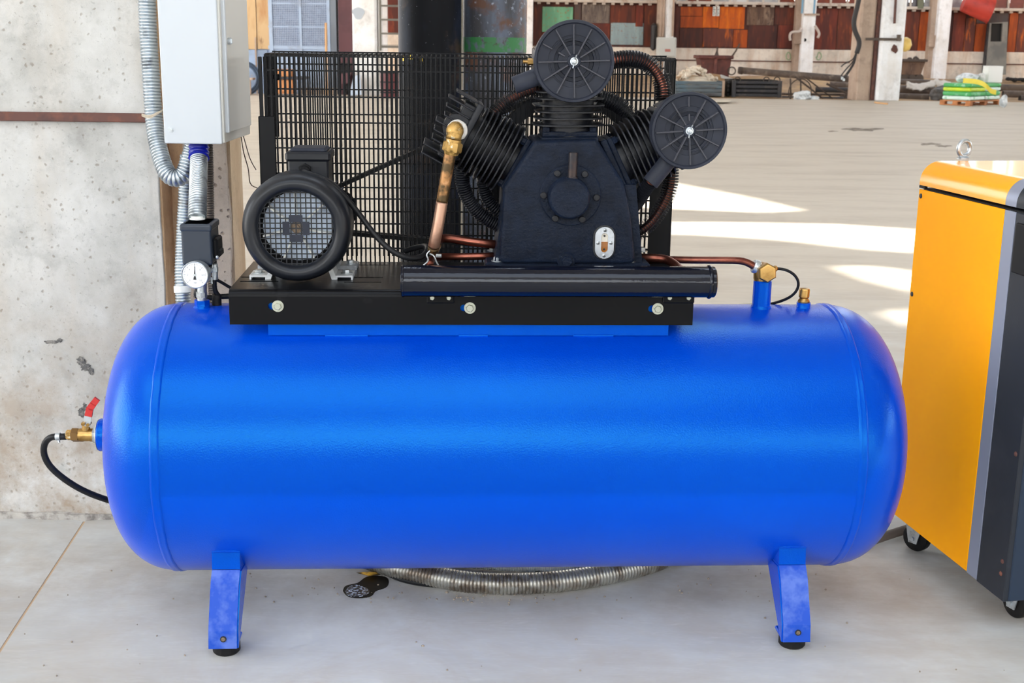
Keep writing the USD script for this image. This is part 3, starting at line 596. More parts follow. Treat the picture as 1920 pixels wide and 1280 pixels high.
obj('drain_plug', [align(lathe([(0, 0), (.02, 0), (.017, .004), (.0, .004)], 24), (0, -1, 0), dp), bolt(dp + [0, -.004, 0], (0, -1, 0), .0125, .009, False)], K['black_cast'], crank)

# ------------------------------------------------------------------ pump: three finned cylinders
CVM = .045
def cylinder(axis_px, name_label, r_fin, r_core, n_fin, s0, s1, head, flange):
    """axis_px: two pixels along the axis (at v = CVM), foot first; fins from s0 to s1 metres along it; head (from, to); returns origin, direction"""
    a, b = M(*axis_px[0], CVM), M(*axis_px[1], CVM); d = b - a; d /= np.linalg.norm(d)
    Tm = frame(d, np.cross([0, 1.0, 0], d), a)
    cy = obj('cylinder', put(lathe([(0, .0), (r_core * 1.06, 0), (r_core * 1.06, s0), (r_core, s0), (r_core, head[0]), (0, head[0])], 40), Tm), K['black_fin'], AC, label=name_label)
    fw = flange
    obj('cylinder_flange', put(join(rb(-fw, fw, -fw, fw, -.004, .010, .003), rb(-fw * .96, fw * .96, -fw * .96, fw * .96, .0105, .022, .003)), Tm), K['black_cast'], cy)
    for x in (-1, 1):
        for y in (-1, 1): obj('bolt', put(join(bolt((x * fw * .82, y * fw * .82, .022), (0, 0, 1), .0085, .009, False), cyl((x * fw * .82, y * fw * .82, .03), (x * fw * .82, y * fw * .82, .036), .005, 10)), Tm), K['black_cast'], cy)
    for k in range(n_fin):
        q = s0 + (s1 - s0) * (k + .5) / n_fin
        w = r_fin * (1 - .03 * ((k * 7) % 3)); g = sbox(-w, -w, w, w).buffer(-w * .55).buffer(w * .55, quad_segs=8)
        f_ = trimesh.creation.extrude_polygon(g, .003, engine='earcut'); f_.apply_translation([0, 0, q - .0015]); obj('fin', put(f_, Tm), K['black_fin'], cy)
    return cy, Tm
# left cylinder: axis up to the left
cl, TL = cylinder(((977, 310), (893, 263)), 'finned left cylinder of the pump', .078, .052, 9, .03, .128, (.135,), .062)
cr, TR = cylinder(((1144, 308), (1228, 268)), 'finned right cylinder of the pump', .078, .052, 8, .03, .125, (.135,), .062)
cc, TC = cylinder(((1064, 262), (1065, 180)), 'upright finned centre cylinder of the pump', .0765, .056, 6, .028, .112, (.12,), .062)
def head(cy, Tm, L0, L1, w, nf, along=True, fin_h=.022):
    o = [rb(-w, w, -w, w, L0, L0 + .016, .005), rb(-w * .86, w * .86, -w * .86, w * .86, L0 + .012, L1 - fin_h, .004)]
    hd = obj('cylinder_head', put(join(o), Tm), K['black_fin'], cy)
    for k in range(nf):
        y = -w * .98 + 2 * w * .98 * k / (nf - 1)
        b_ = cb(y - .0019, y + .0019, -w * 1.02, w * 1.02, L0 + .017, L1 + .006 * math.sin(k * 2.1), .001); obj('head_fin', put(b_, Tm), K['black_fin'], cy)
head(cl, TL, .135, .208, .076, 9, True, .032)
head(cr, TR, .130, .185, .070, 7)
head(cc, TC, .116, .20, .070, 8)

# ------------------------------------------------------------------ intake filters
def air_filter(px, py, rpx, v, label, snork, ang0, skip):
    c = M(px, py, v); r = rpx / 2330 * (MO[1] + v) / math.cos(.15) * 1.0
    Tm = frame((0, -1, 0), (1, 0, 0), c)
    prof = [(0, -.05), (r * .9, -.05), (r * .97, -.045), (r * .985, -.02), (r * .985, -.012), (r, -.010), (r, .004), (r * .985, .007), (r * .93, .0075), (r * .9, .003), (r * .64, .002), (r * .635, .0005), (r * .50, .0), (r * .49, -.006), (r * .40, -.007), (r * .39, -.003), (r * .18, .0), (r * .17, .004), (r * .14, .0055), (0, .0055)]
    fi = obj('air_filter', put(lathe(prof, 72), Tm), K['black_plastic'], AC, label=label, smooth=28)
    for k in range(12):
        a = math.radians(ang0 + 30 * k)
        segs = [(.17, .88)] if k not in skip else [(.26, .44), (.62, .88)]
        for a0, a1 in segs:
            b_ = hull([(x, y, z) for x, h_ in ((a0 * r, .007), (a1 * r, .0085)) for y, z in ((-.0022, -.002), (.0022, -.002), (-.0012, h_), (.0012, h_))])
            b_.apply_transform(trimesh.transformations.rotation_matrix(a, [0, 0, 1])); obj('rib', put(b_, Tm), K['rib_dusty'], fi)
    # raised segments of the moulded ring between the ribs
    for k in range(12):
        if k % 3 == 2: continue
        a0, a1 = math.radians(ang0 + 30 * k + 4), math.radians(ang0 + 30 * k + 26); t = np.linspace(a0, a1, 6)
        g = Polygon([(r * .585 * math.cos(x), r * .585 * math.sin(x)) for x in t] + [(r * .565 * math.cos(x), r * .565 * math.sin(x)) for x in t[::-1]]); mm = ext(g, .005); obj('ring_rib', put(mm, Tm), K['black_plastic'], fi)
    w1 = [lathe([(0, .0055), (.0085, .0055), (.0085, .007), (0, .007)], 20), lathe([(0, .007), (.0065, .007), (.0055, .013), (.0035, .014), (.0035, .019), (0, .0195)], 16)]
    for sg_ in (-1, 1):
        ww = hull([(sg_ * x, y, z) for x, z in ((.003, .009), (.012, .015), (.014, .019), (.010, .018), (.004, .0135)) for y in (-.0012, .0012)]); w1.append(ww)
    wn = join(w1); wn.apply_transform(trimesh.transformations.rotation_matrix(math.radians(75), [0, 0, 1])); obj('wing_nut', put(wn, Tm), K['zinc'], fi, label='zinc wing nut')
    (x0, y0), (x1, y1), rs = snork; vv = v + .03
    a, b = M(x0, y0, vv), M(x1, y1, vv); L = np.linalg.norm(b - a)
    obj('intake_pipe', align(lathe([(0, 0), (rs, 0), (rs, L), (rs * .82, L), (rs * .8, L * .4), (0, L * .4)], 32), b - a, a), K['black_plastic'], fi, label='short black intake pipe')
    return fi
fc = air_filter(1076, 115, 73.5, -.075, 'round black air filter over the centre cylinder', ((1030, 135), (964, 160), .0185), 92, (2,))
frr = air_filter(1292, 245, 70.5, -.075, 'round black air filter on the right cylinder', ((1262, 290), (1219, 343), .0185), 94, (0,))
# blocks that carry them
p = M(1238, 190, .03); obj('filter_mount', put(rb(-.05, .05, -.045, .045, .0, .045, .006), frame(TR[:3, 2], (0, 1, 0), TR[:3, 3] + TR[:3, 2] * .172)), K['black_fin'], cr)
a, b = M(1285, 240, -.02), TR[:3, 3] + TR[:3, 2] * .19; obj('filter_neck', rod(a, b, .028, 20), K['black_fin'], cr)
a = M(1076, 120, -.02); obj('filter_neck', rod(a, a + [0, .07, 0], .03, 20), K['black_fin'], cc)
q = M(1003, 116, .03); obj('side_plate', cb(q[0] - .004, q[0] + .012, -.01, .08, q[2] - .028, q[2] + .03, .003), K['black_fin'], cc)
q = M(991, 116, .03); obj('brass_nipple', [cyl(q + [.012, 0, 0], q + [-.002, 0, 0], .0075, 6), cyl(q + [-.002, 0, 0], q + [-.012, 0, 0], .004, 12)], K['brass'], cc, label='small brass nipple')

# ------------------------------------------------------------------ finned intercooler tubes
def fintube(pts, rc, rf, copper=True, pitch=.003):
    pp = [M(*c) for c in pts]; ft_ = obj('intercooler_tube', tube(curve(pp, .006), rc, 14), (K['copper'] if copper is True else K['copper_dark'] if copper else K['black_fin']), AC, label='copper intercooler tube with black spiral fins', smooth=True)
    if copper == 0 and copper is not False:
        obj('fins', hose(pp, rf, .0054, .0045, 20), K['black_fin'], ft_, kind='stuff', smooth=50); return
    obj('fins', fins(pp, rc * .9, rf, pitch), K['black_plastic' if pts[0][0] in (866, 905) else 'black_fin'], ft_, kind='stuff', smooth=False)
fintube([(1130, 118, .06), (1165, 111, .06), (1200, 113, .065), (1228, 132, .065), (1242, 162, .06), (1244, 185, .055)], .0105, .019)
fintube([(1025, 166, .06), (990, 172, .06), (955, 188, .06), (930, 208, .055), (918, 228, .05)], .0085, .016, 2)
fintube([(1120, 182, .075), (1145, 190, .075), (1168, 203, .075), (1195, 228, .07)], .0095, .0185, False)
fintube([(866, 300, .06), (868, 345, .065), (884, 383, .07), (912, 410, .07), (950, 430, .07)], .0095, .0165, 0)
fintube([(905, 320, .075), (908, 355, .08), (922, 385, .08), (950, 405, .08)], .0085, .015, 0)
fintube([(1222, 338, -.03), (1205, 362, .0), (1188, 385, .04), (1165, 402, .06)], .0115, .0165, 2)
fintube([(1258, 310, .06), (1256, 350, .06), (1240, 390, .06), (1212, 425, .06), (1170, 450, .06)], .0095, .018, 2)

# ------------------------------------------------------------------ flywheel and belts inside the guard
fwc = M(1062, 322, .26); RF = .192
fw_ = obj('flywheel', align(lathe([(RF * .84, -.028), (RF, -.028), (RF * .965, -.018), (RF, -.008), (RF * .965, .004), (RF, .016), (RF, .028), (RF * .84, .028), (RF * .84, -.028)], 72), (0, 1, 0), fwc), K['black_fin'], AC, label='black spoked flywheel behind the pump')
obj('flywheel_hub', [align(lathe([(0, -.03), (.04, -.03), (.04, .03), (0, .03)], 32), (0, 1, 0), fwc), cyl(fwc, fwc + [0, -.16, 0], .02, 20)], K['black_fin'], fw_)
for k in range(5):
    a = math.radians(20 + 72 * k); dd = np.array([math.cos(a), 0, math.sin(a)]); b_ = hull([(x, y, z) for x, w in ((.03, .034), (RF * .88, .022)) for y in (-w, w) for z in (-.010, .010)]); obj('spoke', put(b_, frame((0, 1, 0), dd, fwc)), K['black_fin'], fw_)
def belt(dv):
    rp = .05; c0, c1 = pc + [0, dv, 0], fwc + [0, dv, 0]; dd = c1 - c0; dist = math.hypot(dd[0], dd[2]); th = math.atan2(dd[2], dd[0]); be = math.asin((RF - rp) / dist)
    pts = []
    for a in np.linspace(th + math.pi / 2 + be, th + 1.5 * math.pi - be, 10): pts.append(c0 + rp * np.array([math.cos(a), 0, math.sin(a)]))
    for a in np.linspace(th - math.pi / 2 - be, th + math.pi / 2 + be, 30): pts.append(c1 + RF * np.array([math.cos(a), 0, math.sin(a)]))
    g = Polygon([(q[0], q[2]) for q in pts]); return extv(g.buffer(.004).difference(g.buffer(-.0055)), c0[1] - .0065, c0[1] + .0065)
obj('drive_belt', belt(-.013), K['rubber'], AC, label='black rubber drive belt'); obj('drive_belt', belt(.010), K['rubber'], AC, label='black rubber drive belt')

# ------------------------------------------------------------------ belt guard of welded wire mesh
V0, V1 = .206, .335
gl0, gl1 = M(497, 103, V0), M(1266, 112, V0)
zt = (gl0[2] + gl1[2]) / 2; zb = .752; g0, g1 = gl0[0], gl1[0]
def wire(a, b, r=.0017): return bx(min(a[0], b[0]) - r, max(a[0], b[0]) + r, min(a[1], b[1]) - r, max(a[1], b[1]) + r, min(a[2], b[2]) - r, max(a[2], b[2]) + r)
nW = 86; us = np.linspace(g0, g1, nW)
front = [wire((u, V0, zb), (u, V0, zt)) for u in us] + [bx(u - .001, u + .001, V0, V1, zt - .001, zt + .004) for u in us]
hz = [zt - .002] + list(np.arange(zt - .034, zb, -.0585))
front += [wire((g0, V0 + .003, z), (g1, V0 + .003, z)) for z in hz]
guard = obj('belt_guard', front, K['guard_wire'], AC, label='black wire-mesh belt guard', kind='stuff')
us2 = np.linspace(g0 + .004, g1 - .001, nW)
obj('mesh_panel', [wire((u, V1, zb), (u, V1, zt + .005)) for u in us2] + [wire((g0, V1 - .003, z + .012), (g1, V1 - .003, z + .012)) for z in hz[1:]] + [wire((g0, V1, zt + .006), (g1, V1, zt + .006))], K['guard_wire'], guard, kind='stuff')
for ug, sg_ in ((g0 - .001, -1), (g1 + .001, 1)):
    obj('side_mesh', [wire((ug, v, zb), (ug, v, zt)) for v in np.linspace(V0, V1, 8)] + [wire((ug, V0, z), (ug, V1, z)) for z in hz], K['guard_wire'], guard, kind='stuff')
a, b = M(486, 105, V0 - .004), M(494, 215, V0 - .004)
for e0, e1, ve in ((485, 492, V0 - .004), (494.5, 500.5, V0 + .02), (513.5, 520.5, V1 - .006)): obj('edge_bar', cb(M(e0, 160, ve)[0], M(e1, 160, ve)[0], ve, ve + .005, b[2] - .06, zt - .004, .001), K['guard_wire'], guard)
a, b = M(484, 218, V0 - .008), M(523, 480, V0 - .008)
obj('post', [cb(a[0], b[0], V0 - .008, V0 - .004, ZB, a[2], .001), cb(a[0], a[0] + .004, V0 - .008, V0 + .05, ZB, a[2], .001)], K['guard_wire'], guard, label='flat black post of the guard')
a, b = M(1220, 318, V0 - .006), M(1256, 480, V0 - .006)
obj('post', [cb(a[0], b[0], V0 - .008, V0 - .004, ZB, a[2] + .05, .001), cb(b[0] - .004, b[0], V0 - .008, V0 + .05, ZB, a[2] + .05, .001)], K['guard_wire'], guard, label='flat black post of the guard')
obj('guard_clip', cb(*[M(520, 144, V1)[0] + k for k in (-.008, .008)], V1 - .02, V1 + .006, M(520, 144, V1)[2] - .007, M(520, 144, V1)[2] + .007, .003), K['guard_wire'], guard)

# ------------------------------------------------------------------ delivery pipe, aftercooler and fittings
el = M(853, 247, -.05); nu = M(849, 272, -.055)
fit = obj('delivery_elbow', [tube(curve([el + [.004, .05, .01], el + [.002, .02, .006], el + [0, .0, 0], nu + [.001, 0, .012]], .005), .0165, 20), align(trimesh.creation.icosphere(3, .0185), (0, 0, 1), el + [0, -.001, .002])], K['brass_old'], AC, label='tarnished brass elbow on the left cylinder head', smooth=True)
dn = M(815, 455, -.06) - M(845, 285, -.06); dn /= np.linalg.norm(dn)
obj('nut', [align(lathe([(0, 0), (.0195, 0), (.021, .003), (.021, .017), (.0195, .02), (0, .02)], 6), dn, nu - dn * .006), align(lathe([(0, 0), (.0165, 0), (.0165, .006), (0, .006)], 24), dn, nu - dn * .012), align(lathe([(0, 0), (.0165, 0), (.0145, .007), (0, .007)], 24), dn, nu + dn * .014)], K['brass_old'], fit)
ring = align(lathe([(.010, -.002), (.0205, -.002), (.0225, .002), (.019, .005), (.010, .005)], 40), (0, -1, 0), el + [0.005, .016, .002]); v = ring.vertices; ring.vertices = v + .006 * (np.stack([meshkit.fbm(v * 90 + q * 7, 2, 3) for q in range(3)], -1) - .5); obj('sealant_ring', ring, K['sealant'], fit, label='smear of pale thread sealant', smooth=True)
obj('elbow_block', align(lathe([(0, 0), (.03, 0), (.03, .07), (0, .07)], 24), (0, 1, 0), el + [.004, .022, .006]), K['black_fin'], fit)
dpth = [M(844, 288, -.055), M(836, 335, -.057), M(827, 390, -.058), M(818, 440, -.058), M(813, 462, -.05), M(814, 472, -.03), M(824, 466, .0), M(850, 452, .05), M(925, 457, .15), M(1060, 470, .165), M(1190, 483, .15), M(1228, 484, .10)]
_dp = curve(dpth[:5], .004); _k = int(len(_dp) * .52)
pipe = obj('delivery_pipe', tube(_dp[:_k], .0125, 20), K['copper_brown'], AC, label='brown heat-tinted copper delivery pipe', smooth=True)
obj('pale_length', tube(_dp[_k - 1:], .0126, 20), K['copper_pale'], pipe, label='paler lower length of the delivery pipe', smooth=True)
obj('pipe_bend', tube(curve([dpth[4] + [0, 0, .0], M(812, 468, -.035), M(818, 458, .0)], .004), .0122, 20), K['copper_brown'], pipe, smooth=True)
obj('aftercooler_pipe', tube(curve([M(814, 462, -.01), M(830, 447, .03), M(870, 451, .035), M(925, 458, .04), M(990, 466, .145), M(1120, 476, .15), M(1185, 482, .06), M(1230, 484, .03), M(1250, 487, .02), M(1270, 500, -.02), M(1275, 508, -.06)], .008), .0098, 16), K['copper'], AC, label='reddish copper pipe running behind the crankcase', smooth=True)
obj('aftercooler_pipe', tube(curve([M(806, 496, -.06), M(815, 483, -.01), M(860, 481, .03), M(915, 480, .035), M(990, 481, .145), M(1120, 486, .16), M(1190, 489, .09), M(1240, 487, .06), M(1300, 487.5, .03), M(1370, 488, .005), M(1398, 491, .0), M(1416, 501, .0)], .008), .0082, 16), K['copper'], AC, label='thin copper pipe that runs right to the check valve', smooth=True)
# wire clips and zinc screw at the foot of the pipe
for pts in ([(806, 470, -.09), (800, 478, -.09), (803, 487, -.1), (794, 497, -.11)], [(806, 476, -.09), (814, 480, -.1), (818, 490, -.1), (822, 497, -.1)]):
    obj('clip', tube(curve([M(*c) for c in pts], .004), .0018, 8), K['zinc'], pipe, label='bent zinc wire clip', smooth=True)
obj('clip_screw', bolt(M(818, 479, -.1), (.9, -.3, 0), .004, .012, False), K['zinc'], pipe)
# check valve on its blue stub
stz = M(1427, 525, .0); sb_ = M(1427, 576, .0)
stub = obj('tank_stub', [align(lathe([(0, 0), (.026, -.012), (.024, .002), (.0205, .006), (.0205, stz[2] - sb_[2] - .002), (.019, stz[2] - sb_[2]), (0, stz[2] - sb_[2])], 40), (0, 0, 1), sb_)], K['blue_paint'], AC, label='blue pipe stub welded to the tank')
cv = M(1432, 509, -.0)
obj('check_valve', [align(lathe([(0, 0), (.017, 0), (.0185, .006), (.019, .02), (.017, .034), (.012, .038), (0, .038)], 32), (0, 0, 1), (stz[0] + .001, 0, stz[2] - .002)), align(lathe([(0, 0), (.0205, 0), (.0225, .003), (.0225, .014), (.0195, .0175), (.017, .018), (0, .0185)], 6), (.05, -1, .05), (cv[0] + .001, -.012, cv[2] + .001)), cyl((cv[0], .018, cv[2]), (cv[0], -.014, cv[2]), .019, 28)], K['brass'], stub, label='brass check valve body')
obj('union_nut', [align(lathe([(0, 0), (.014, 0), (.0155, .003), (.0155, .012), (.013, .015), (0, .015)], 24), (1, 0, -.35), M(1412, 498, .0))], K['zinc'], stub)
tn = M(1450, 503.5, .0)
obj('tube_fitting', [cyl(tn + [-.006, 0, 0], tn + [.004, 0, 0], .006, 12), align(lathe([(0, 0), (.0072, .0), (.0072, .004), (.0045, .007), (0, .007)], 12), (1, 0, -.05), tn + [.002, 0, 0])], K['brass'], stub)
obj('unloader_tube', tube(curve([tn + [.004, 0, 0], M(1470, 505, .0), M(1490, 516, .005), M(1497, 534, .01), M(1486, 553, .02), M(1462, 565, .04), M(1440, 570, .07), M(1400, 572, .11), M(1330, 574, .16)], .006), .0032, 12), K['hose_rubber'], stub, label='thin black unloader tube', smooth=True)
# safety valve
sv = M(1506, 578, .0)
svp = obj('safety_valve', [align(lathe([(0, .012), (.0125, .012), (.0138, .015), (.0138, .018), (.0115, .021), (.0095, .024), (.0122, .027), (.0122, .043), (.011, .046), (.006, .047), (0, .047)], 10), (0, 0, 1), sv)], K['brass'], AC, label='small brass safety valve on the tank')
obj('boss', align(lathe([(0, -.014), (.022, -.014), (.018, .0), (.0155, .004), (.0155, .014), (0, .014)], 32), (0, 0, 1), sv), K['blue_paint'], svp)

# ------------------------------------------------------------------ pressure switch and gauge at the left end
gb_ = M(379, 572, -.01)
man = obj('manifold', [align(lathe([(0, -.01), (.02, -.01), (.0165, .001), (.0165, .012), (.0, .0125)], 6), (0, 0, 1), gb_), align(lathe([(0, -.012), (.024, -.012), (.017, .0), (0, .0)], 24), (0, 0, 1), gb_)], K['blue_paint'], AC, label='blue boss under the pressure gauge')
obj('riser', [cyl(gb_ + [0, 0, .01], M(379, 520, -.01), .0105, 24), cyl(gb_ + [0, 0, .018], gb_ + [0, 0, .03], .0122, 8), cyl(M(379, 530, -.01), M(379, 470, .01), .008, 12)], K['zinc'], man)
gc = M(366, 515, -.055); RG = .0295
ga = obj('pressure_gauge', put(lathe([(0, -.026), (RG * .92, -.026), (RG * .96, -.022), (RG * .96, -.004), (RG, -.002), (RG, .004), (RG * .96, .005), (RG * .93, .004), (RG * .93, .001), (0, .001)], 56), frame((-.10, -1, .02), (1, 0, 0), gc)), K['zinc'], AC, label='round white-faced pressure gauge')
GT = frame((-.10, -1, .02), (-1, .10, 0), gc)      # local +x to the right of the viewer
GT[:3, 0] = np.cross(np.array([0, 0, 1.0]), GT[:3, 2]); GT[:3, 0] /= np.linalg.norm(GT[:3, 0]); GT[:3, 1] = np.cross(GT[:3, 2], GT[:3, 0])
obj('dial', put(lathe([(0, .002), (RG * .92, .002), (RG * .92, .0012), (0, .0012)], 48), GT), K['dial'], ga)
marks = []
for k in range(31):
    a = math.radians(225 - 270 * k / 30); big = k % 5 == 0; r0, r1, w = RG * (.70 if big else .76), RG * .83, .0005 if big else .00025
    mm = bx(r0, r1, -w, w, .0021, .0024); mm.apply_transform(trimesh.transformations.rotation_matrix(a, [0, 0, 1])); marks.append(mm)
for k, txt in enumerate(('0', '2', '4', '6', '8', '10', '12')):
    a = math.radians(225 - 45 * k); tm = meshkit.text_mesh(txt, .0034, .0003); tm.apply_translation([RG * .56 * math.cos(a) - tm.extents[0] / 2, RG * .56 * math.sin(a) - .0017, .0021]); marks.append(tm)
tm = meshkit.text_mesh('bar', .003, .0003); tm.apply_translation([-tm.extents[0] / 2 + .0, -RG * .62, .0021]); marks.append(tm)
obj('scale', put(join(marks), GT), K['ink'], ga, label='tick marks and numbers of the gauge', kind='stuff', smooth=False)
nd = join(hull([(x, y, z) for x, y in ((-.0004, RG * .68), (.0004, RG * .68), (.0013, 0), (-.0013, 0)) for z in (.003, .0036)]), hull([(x, y, z) for x, y in ((-.0009, 0), (.0009, 0), (.0032, -RG * .34), (-.0032, -RG * .34)) for z in (.003, .0036)]))
nd.apply_transform(trimesh.transformations.rotation_matrix(math.radians(-2), [0, 0, 1])); obj('needle', put(nd, GT), K['ink_black'], ga)
obj('needle_hub', put(lathe([(0, .0045), (.0022, .0045), (.0026, .003), (0, .003)], 16), GT), K['zinc'], ga)
# switch housing (front from pixels) with side cover
f0, f1, f2 = M(338, 425, -.02), M(398, 497, -.02), M(402, 418, -.02)
zl, zh = M(370, 498, -.02)[2], M(365, 424, -.02)[2]
sw = obj('pressure_switch', rb(f0[0], f1[0] + .0, -.02, .075, zl, zh + .004, .006, 2), mat('switch_black', s(34, 42, 54), .42, spec=.5, bump=(220, .1, .0008)), AC, label='black pressure switch box above the gauge', smooth=40)
obj('switch_lid', rb(f0[0] - .002, f1[0] + .002, -.022, .077, zh - .012, zh + .004, .005, 2), K['switch_black'], sw)
obj('switch_side', [cb(f1[0] - .002, f1[0] + .010, .0, .06, zl + .012, zh - .03, .004), cb(f1[0] + .006, f1[0] + .014, .005, .05, zl + .014, zl + .03, .003)], K['black_matte'], sw)
obj('screw', screw(M(407, 482, -.002), (.5, -1, 0), .004), K['zinc'], sw)
obj('switch_base', cb(f0[0] + .008, f1[0] - .004, -.008, .06, zl - .016, zl + .002, .004), K['black_matte'], sw)
q = M(403, 505, -.005); obj('unloader_valve', [cyl(q + [-.012, 0, 0], q + [.006, 0, 0], .008, 6), cyl(q + [.0, 0, .012], q + [0, 0, -.022], .0065, 12), cyl(q + [-.03, .01, 0], q, .006, 10)], K['zinc'], sw)
q = M(398, 526, .0); obj('tube_nut', cyl(q + [0, 0, .008], q + [0, 0, -.006], .004, 10), K['zinc'], sw)
for pts, r_ in (([(402, 518, .0), (402, 535, .002), (405, 548, .006), (412, 556, .01)], .0055), ([(401, 522, .0), (415, 529, .01), (432, 539, .02), (470, 556, .04)], .0035), ([(372, 540, .03), (368, 553, .03), (375, 558, .03), (400, 557, .03), (440, 555, .04), (480, 556, .05)], .006)):
    obj('air_tube', tube(curve([M(*c) for c in pts], .005), r_, 12), K['hose_rubber'], sw, label='black rubber air tube', smooth=True)
q = M(406, 562, .01); obj('tube_boss', cyl(q + [0, 0, -.018], q + [.001, 0, .012], .0105, 20), K['rubber'], sw)

# ------------------------------------------------------------------ drain valve on the left end of the tank
ax = M(178, 815, .0); zc = ax[2]; ue = UL - .150
L_ = lambda prof, n=32, u=0.0: align(lathe(prof, n), (-1, 0, 0), (u, 0, zc))
vb = obj('drain_valve', [L_([(0, 0), (.0152, 0), (.0152, .008), (.0145, .010), (.0145, .022), (.0152, .024), (.0152, .032), (.014, .034), (0, .034)], 36, M(177, 815, 0)[0]), align(lathe([(0, 0), (.009, 0), (.009, .012), (.007, .016), (0, .016)], 12), (.12, -.1, 1), (M(162, 815, 0)[0], 0, zc + .012))], K['brass'], AC, label='brass ball valve on the left tank end')
uu = lambda x: M(x, 815, 0)[0]
obj('valve_nut', L_([(0, 0), (.0155, 0), (.016, .002), (.016, .014), (.014, .016), (0, .016)], 6, uu(148)), mat('brass_dark', s(128, 98, 62), .4, .9), vb)
obj('valve_nut', L_([(0, 0), (.0115, 0), (.0122, .002), (.0122, .010), (.009, .013), (0, .013)], 6, uu(135)), K['brass_old'], vb)
obj('zinc_bush', [L_([(0, 0), (.0205, 0), (.021, .002), (.021, .008), (.018, .01), (0, .01)], 6, uu(184)), L_([(0, 0), (.0355, 0), (.0350, .002), (.0, .0035)], 40, uu(186.5))], K['zinc'], vb)
obj('tank_flange', L_([(0, -.03), (.037, -.03), (.037, .006), (.035, .0085), (0, .0085)], 48, uu(194)), K['blue_paint'], vb)
hs = [M(160, 791, -.014), M(163, 775, -.014), M(167, 768, -.014), M(178, 752, -.014)]
def plate(path, w0, w1, t): 
    path = np.array(path, float); out = []
    for k in range(len(path) - 1):
        a, b = path[k], path[k + 1]; d = b - a; d /= np.linalg.norm(d); n_ = np.cross(d, [0, 1, 0]); wa, wb_ = (w0 + (w1 - w0) * q / (len(path) - 1) for q in (k, k + 1))
        out.append(hull([p_ + n_ * sx * w_ + [0, sy * t, 0] for p_, w_ in ((a - d * .001, wa), (b + d * .001, wb_)) for sx in (-1, 1) for sy in (-1, 1)]))
    return join(out)
hd = obj('valve_handle', plate([M(162, 798, -.012), M(166, 776, -.012)], .0080, .0076, .0015), K['zinc'], vb, label='steel lever of the valve')
obj('handle_grip', plate([M(166, 779, -.012), M(168.5, 766, -.012), M(175, 757, -.012), M(182, 748, -.012)], .0080, .0068, .0035), K['red_handle'], vb, label='red plastic lever grip')
obj('handle_screw', [cyl((M(160, 790, 0)[0], -.02, M(160, 790, 0)[2]), (M(160, 790, 0)[0], -.006, M(160, 790, 0)[2]), .0045, 6), cyl((M(168, 793, 0)[0], -.016, M(168, 793, 0)[2]), (M(168, 793, 0)[0], .004, M(168, 793, 0)[2]), .004, 8)], K['brass'], vb)
hp = [(124, 818, .0), (112, 818.5, .0), (98, 819, .004), (86, 828, .01), (82, 846, .015), (90, 868, .02), (112, 891, .03), (150, 916, .05), (190, 933, .08), (230, 944, .12), (285, 952, .17)]
hz_ = obj('drain_hose', tube(curve([M(*c) for c in hp], .008), .0074, 16), K['hose_rubber'], AC, label='black rubber drain hose curving under the valve', smooth=True)
q = M(109, 818, 0); obj('hose_clamp', [align(trimesh.creation.annulus(.0074, .0088, .010), (1, 0, .02), q), cyl(q + [.0, 0, -.009], q + [.002, -.002, -.014], .003, 8)], K['zinc'], hz_, label='zinc hose clamp')
q = M(1700, 815, .0); obj('end_plug', [align(lathe([(0, -.05), (.012, -.05), (.012, .0), (.010, .003), (0, .003)], 6), (1, 0, 0), (UR + .150 + .004, 0, q[2]))], K['zinc'], AC, label='zinc plug at the right tank end')
# ------------------------------------------------------------------ electrical enclosure and conduits at the pillar
YB = 2.86
c00, c01 = P(308, 269, YB), P(420, 269, YB)
zb_ = c00[2]; x0, x1 = c00[0], c01[0]
x1b = x1; yb1 = YC
en = thing('electrical_enclosure', 'tall white steel electrical enclosure hanging on the concrete pillar', 'electrical cabinet', ((x0 + x1) / 2, (YB + yb1) / 2, zb_))
obj('body', cb(x0 + .003, x1 - .0, YB + .006, yb1, zb_ + .002, 2.5, .002), K['enclosure_side'], en, label='grey-white side of the enclosure')
obj('front_panel', rb(x0, x1 - .004, YB, YB + .012, zb_, 2.5, .004), K['enclosure_white'], en)
obj('door_edge', cb(x1 - .002, x1 + .008, YB + .022, YB + .035, zb_ + .024, 2.5, .002), K['enclosure_white'], en)
obj('door', cb(x1 - .002, x1 + .006, YB + .03, yb1 - .012, zb_ + .024, 2.5, .002), K['enclosure_side'], en)
zl_ = P(430, 77, YB + .05)[2]
obj('lock', [cyl((x1 + .004, YB + .055, zl_), (x1 + .013, YB + .055, zl_), .008, 16), cb(x1 + .012, x1 + .016, YB + .0535, YB + .0565, zl_ - .006, zl_ + .006, .001)], K['zinc'], en, label='chrome door lock')
q = P(320, 243, YB); obj('screw', [cyl(q + [0, .002, 0], q + [0, -.004, 0], .0045, 6), cyl(q + [0, .0, 0], q + [0, -.0015, 0], .0062, 16)], K['zinc'], en)
yh = 3.02
hp = [P(x, y, Y_) for x, y, Y_ in ((270, -330, 3.07), (272, -150, 3.07), (275, -20, 3.07), (278, 60, 3.07), (283, 140, 3.06), (288, 215, 3.05), (294, 262, 3.03), (305, 305, 3.0), (322, 332, 2.98), (341, 330, 2.98), (352, 308, 2.99), (360, 283, 3.0), (364, 262, 3.0))]
single('flexible_conduit', hose(hp, .0215, .0078, .0028, 22), K['galvanised'], 'galvanised flexible conduit that loops up under the white enclosure', 'conduit', smooth=50)
hp = [P(x, y, Y_) for x, y, Y_ in ((373, 262, 2.93), (373, 290, 2.92), (372, 330, 2.86), (371, 370, 2.78), (370, 408, 2.74))]
fc2 = thing('flexible_conduit', 'short galvanised flexible conduit with blue tape above the pressure switch', 'conduit', hp[-1])
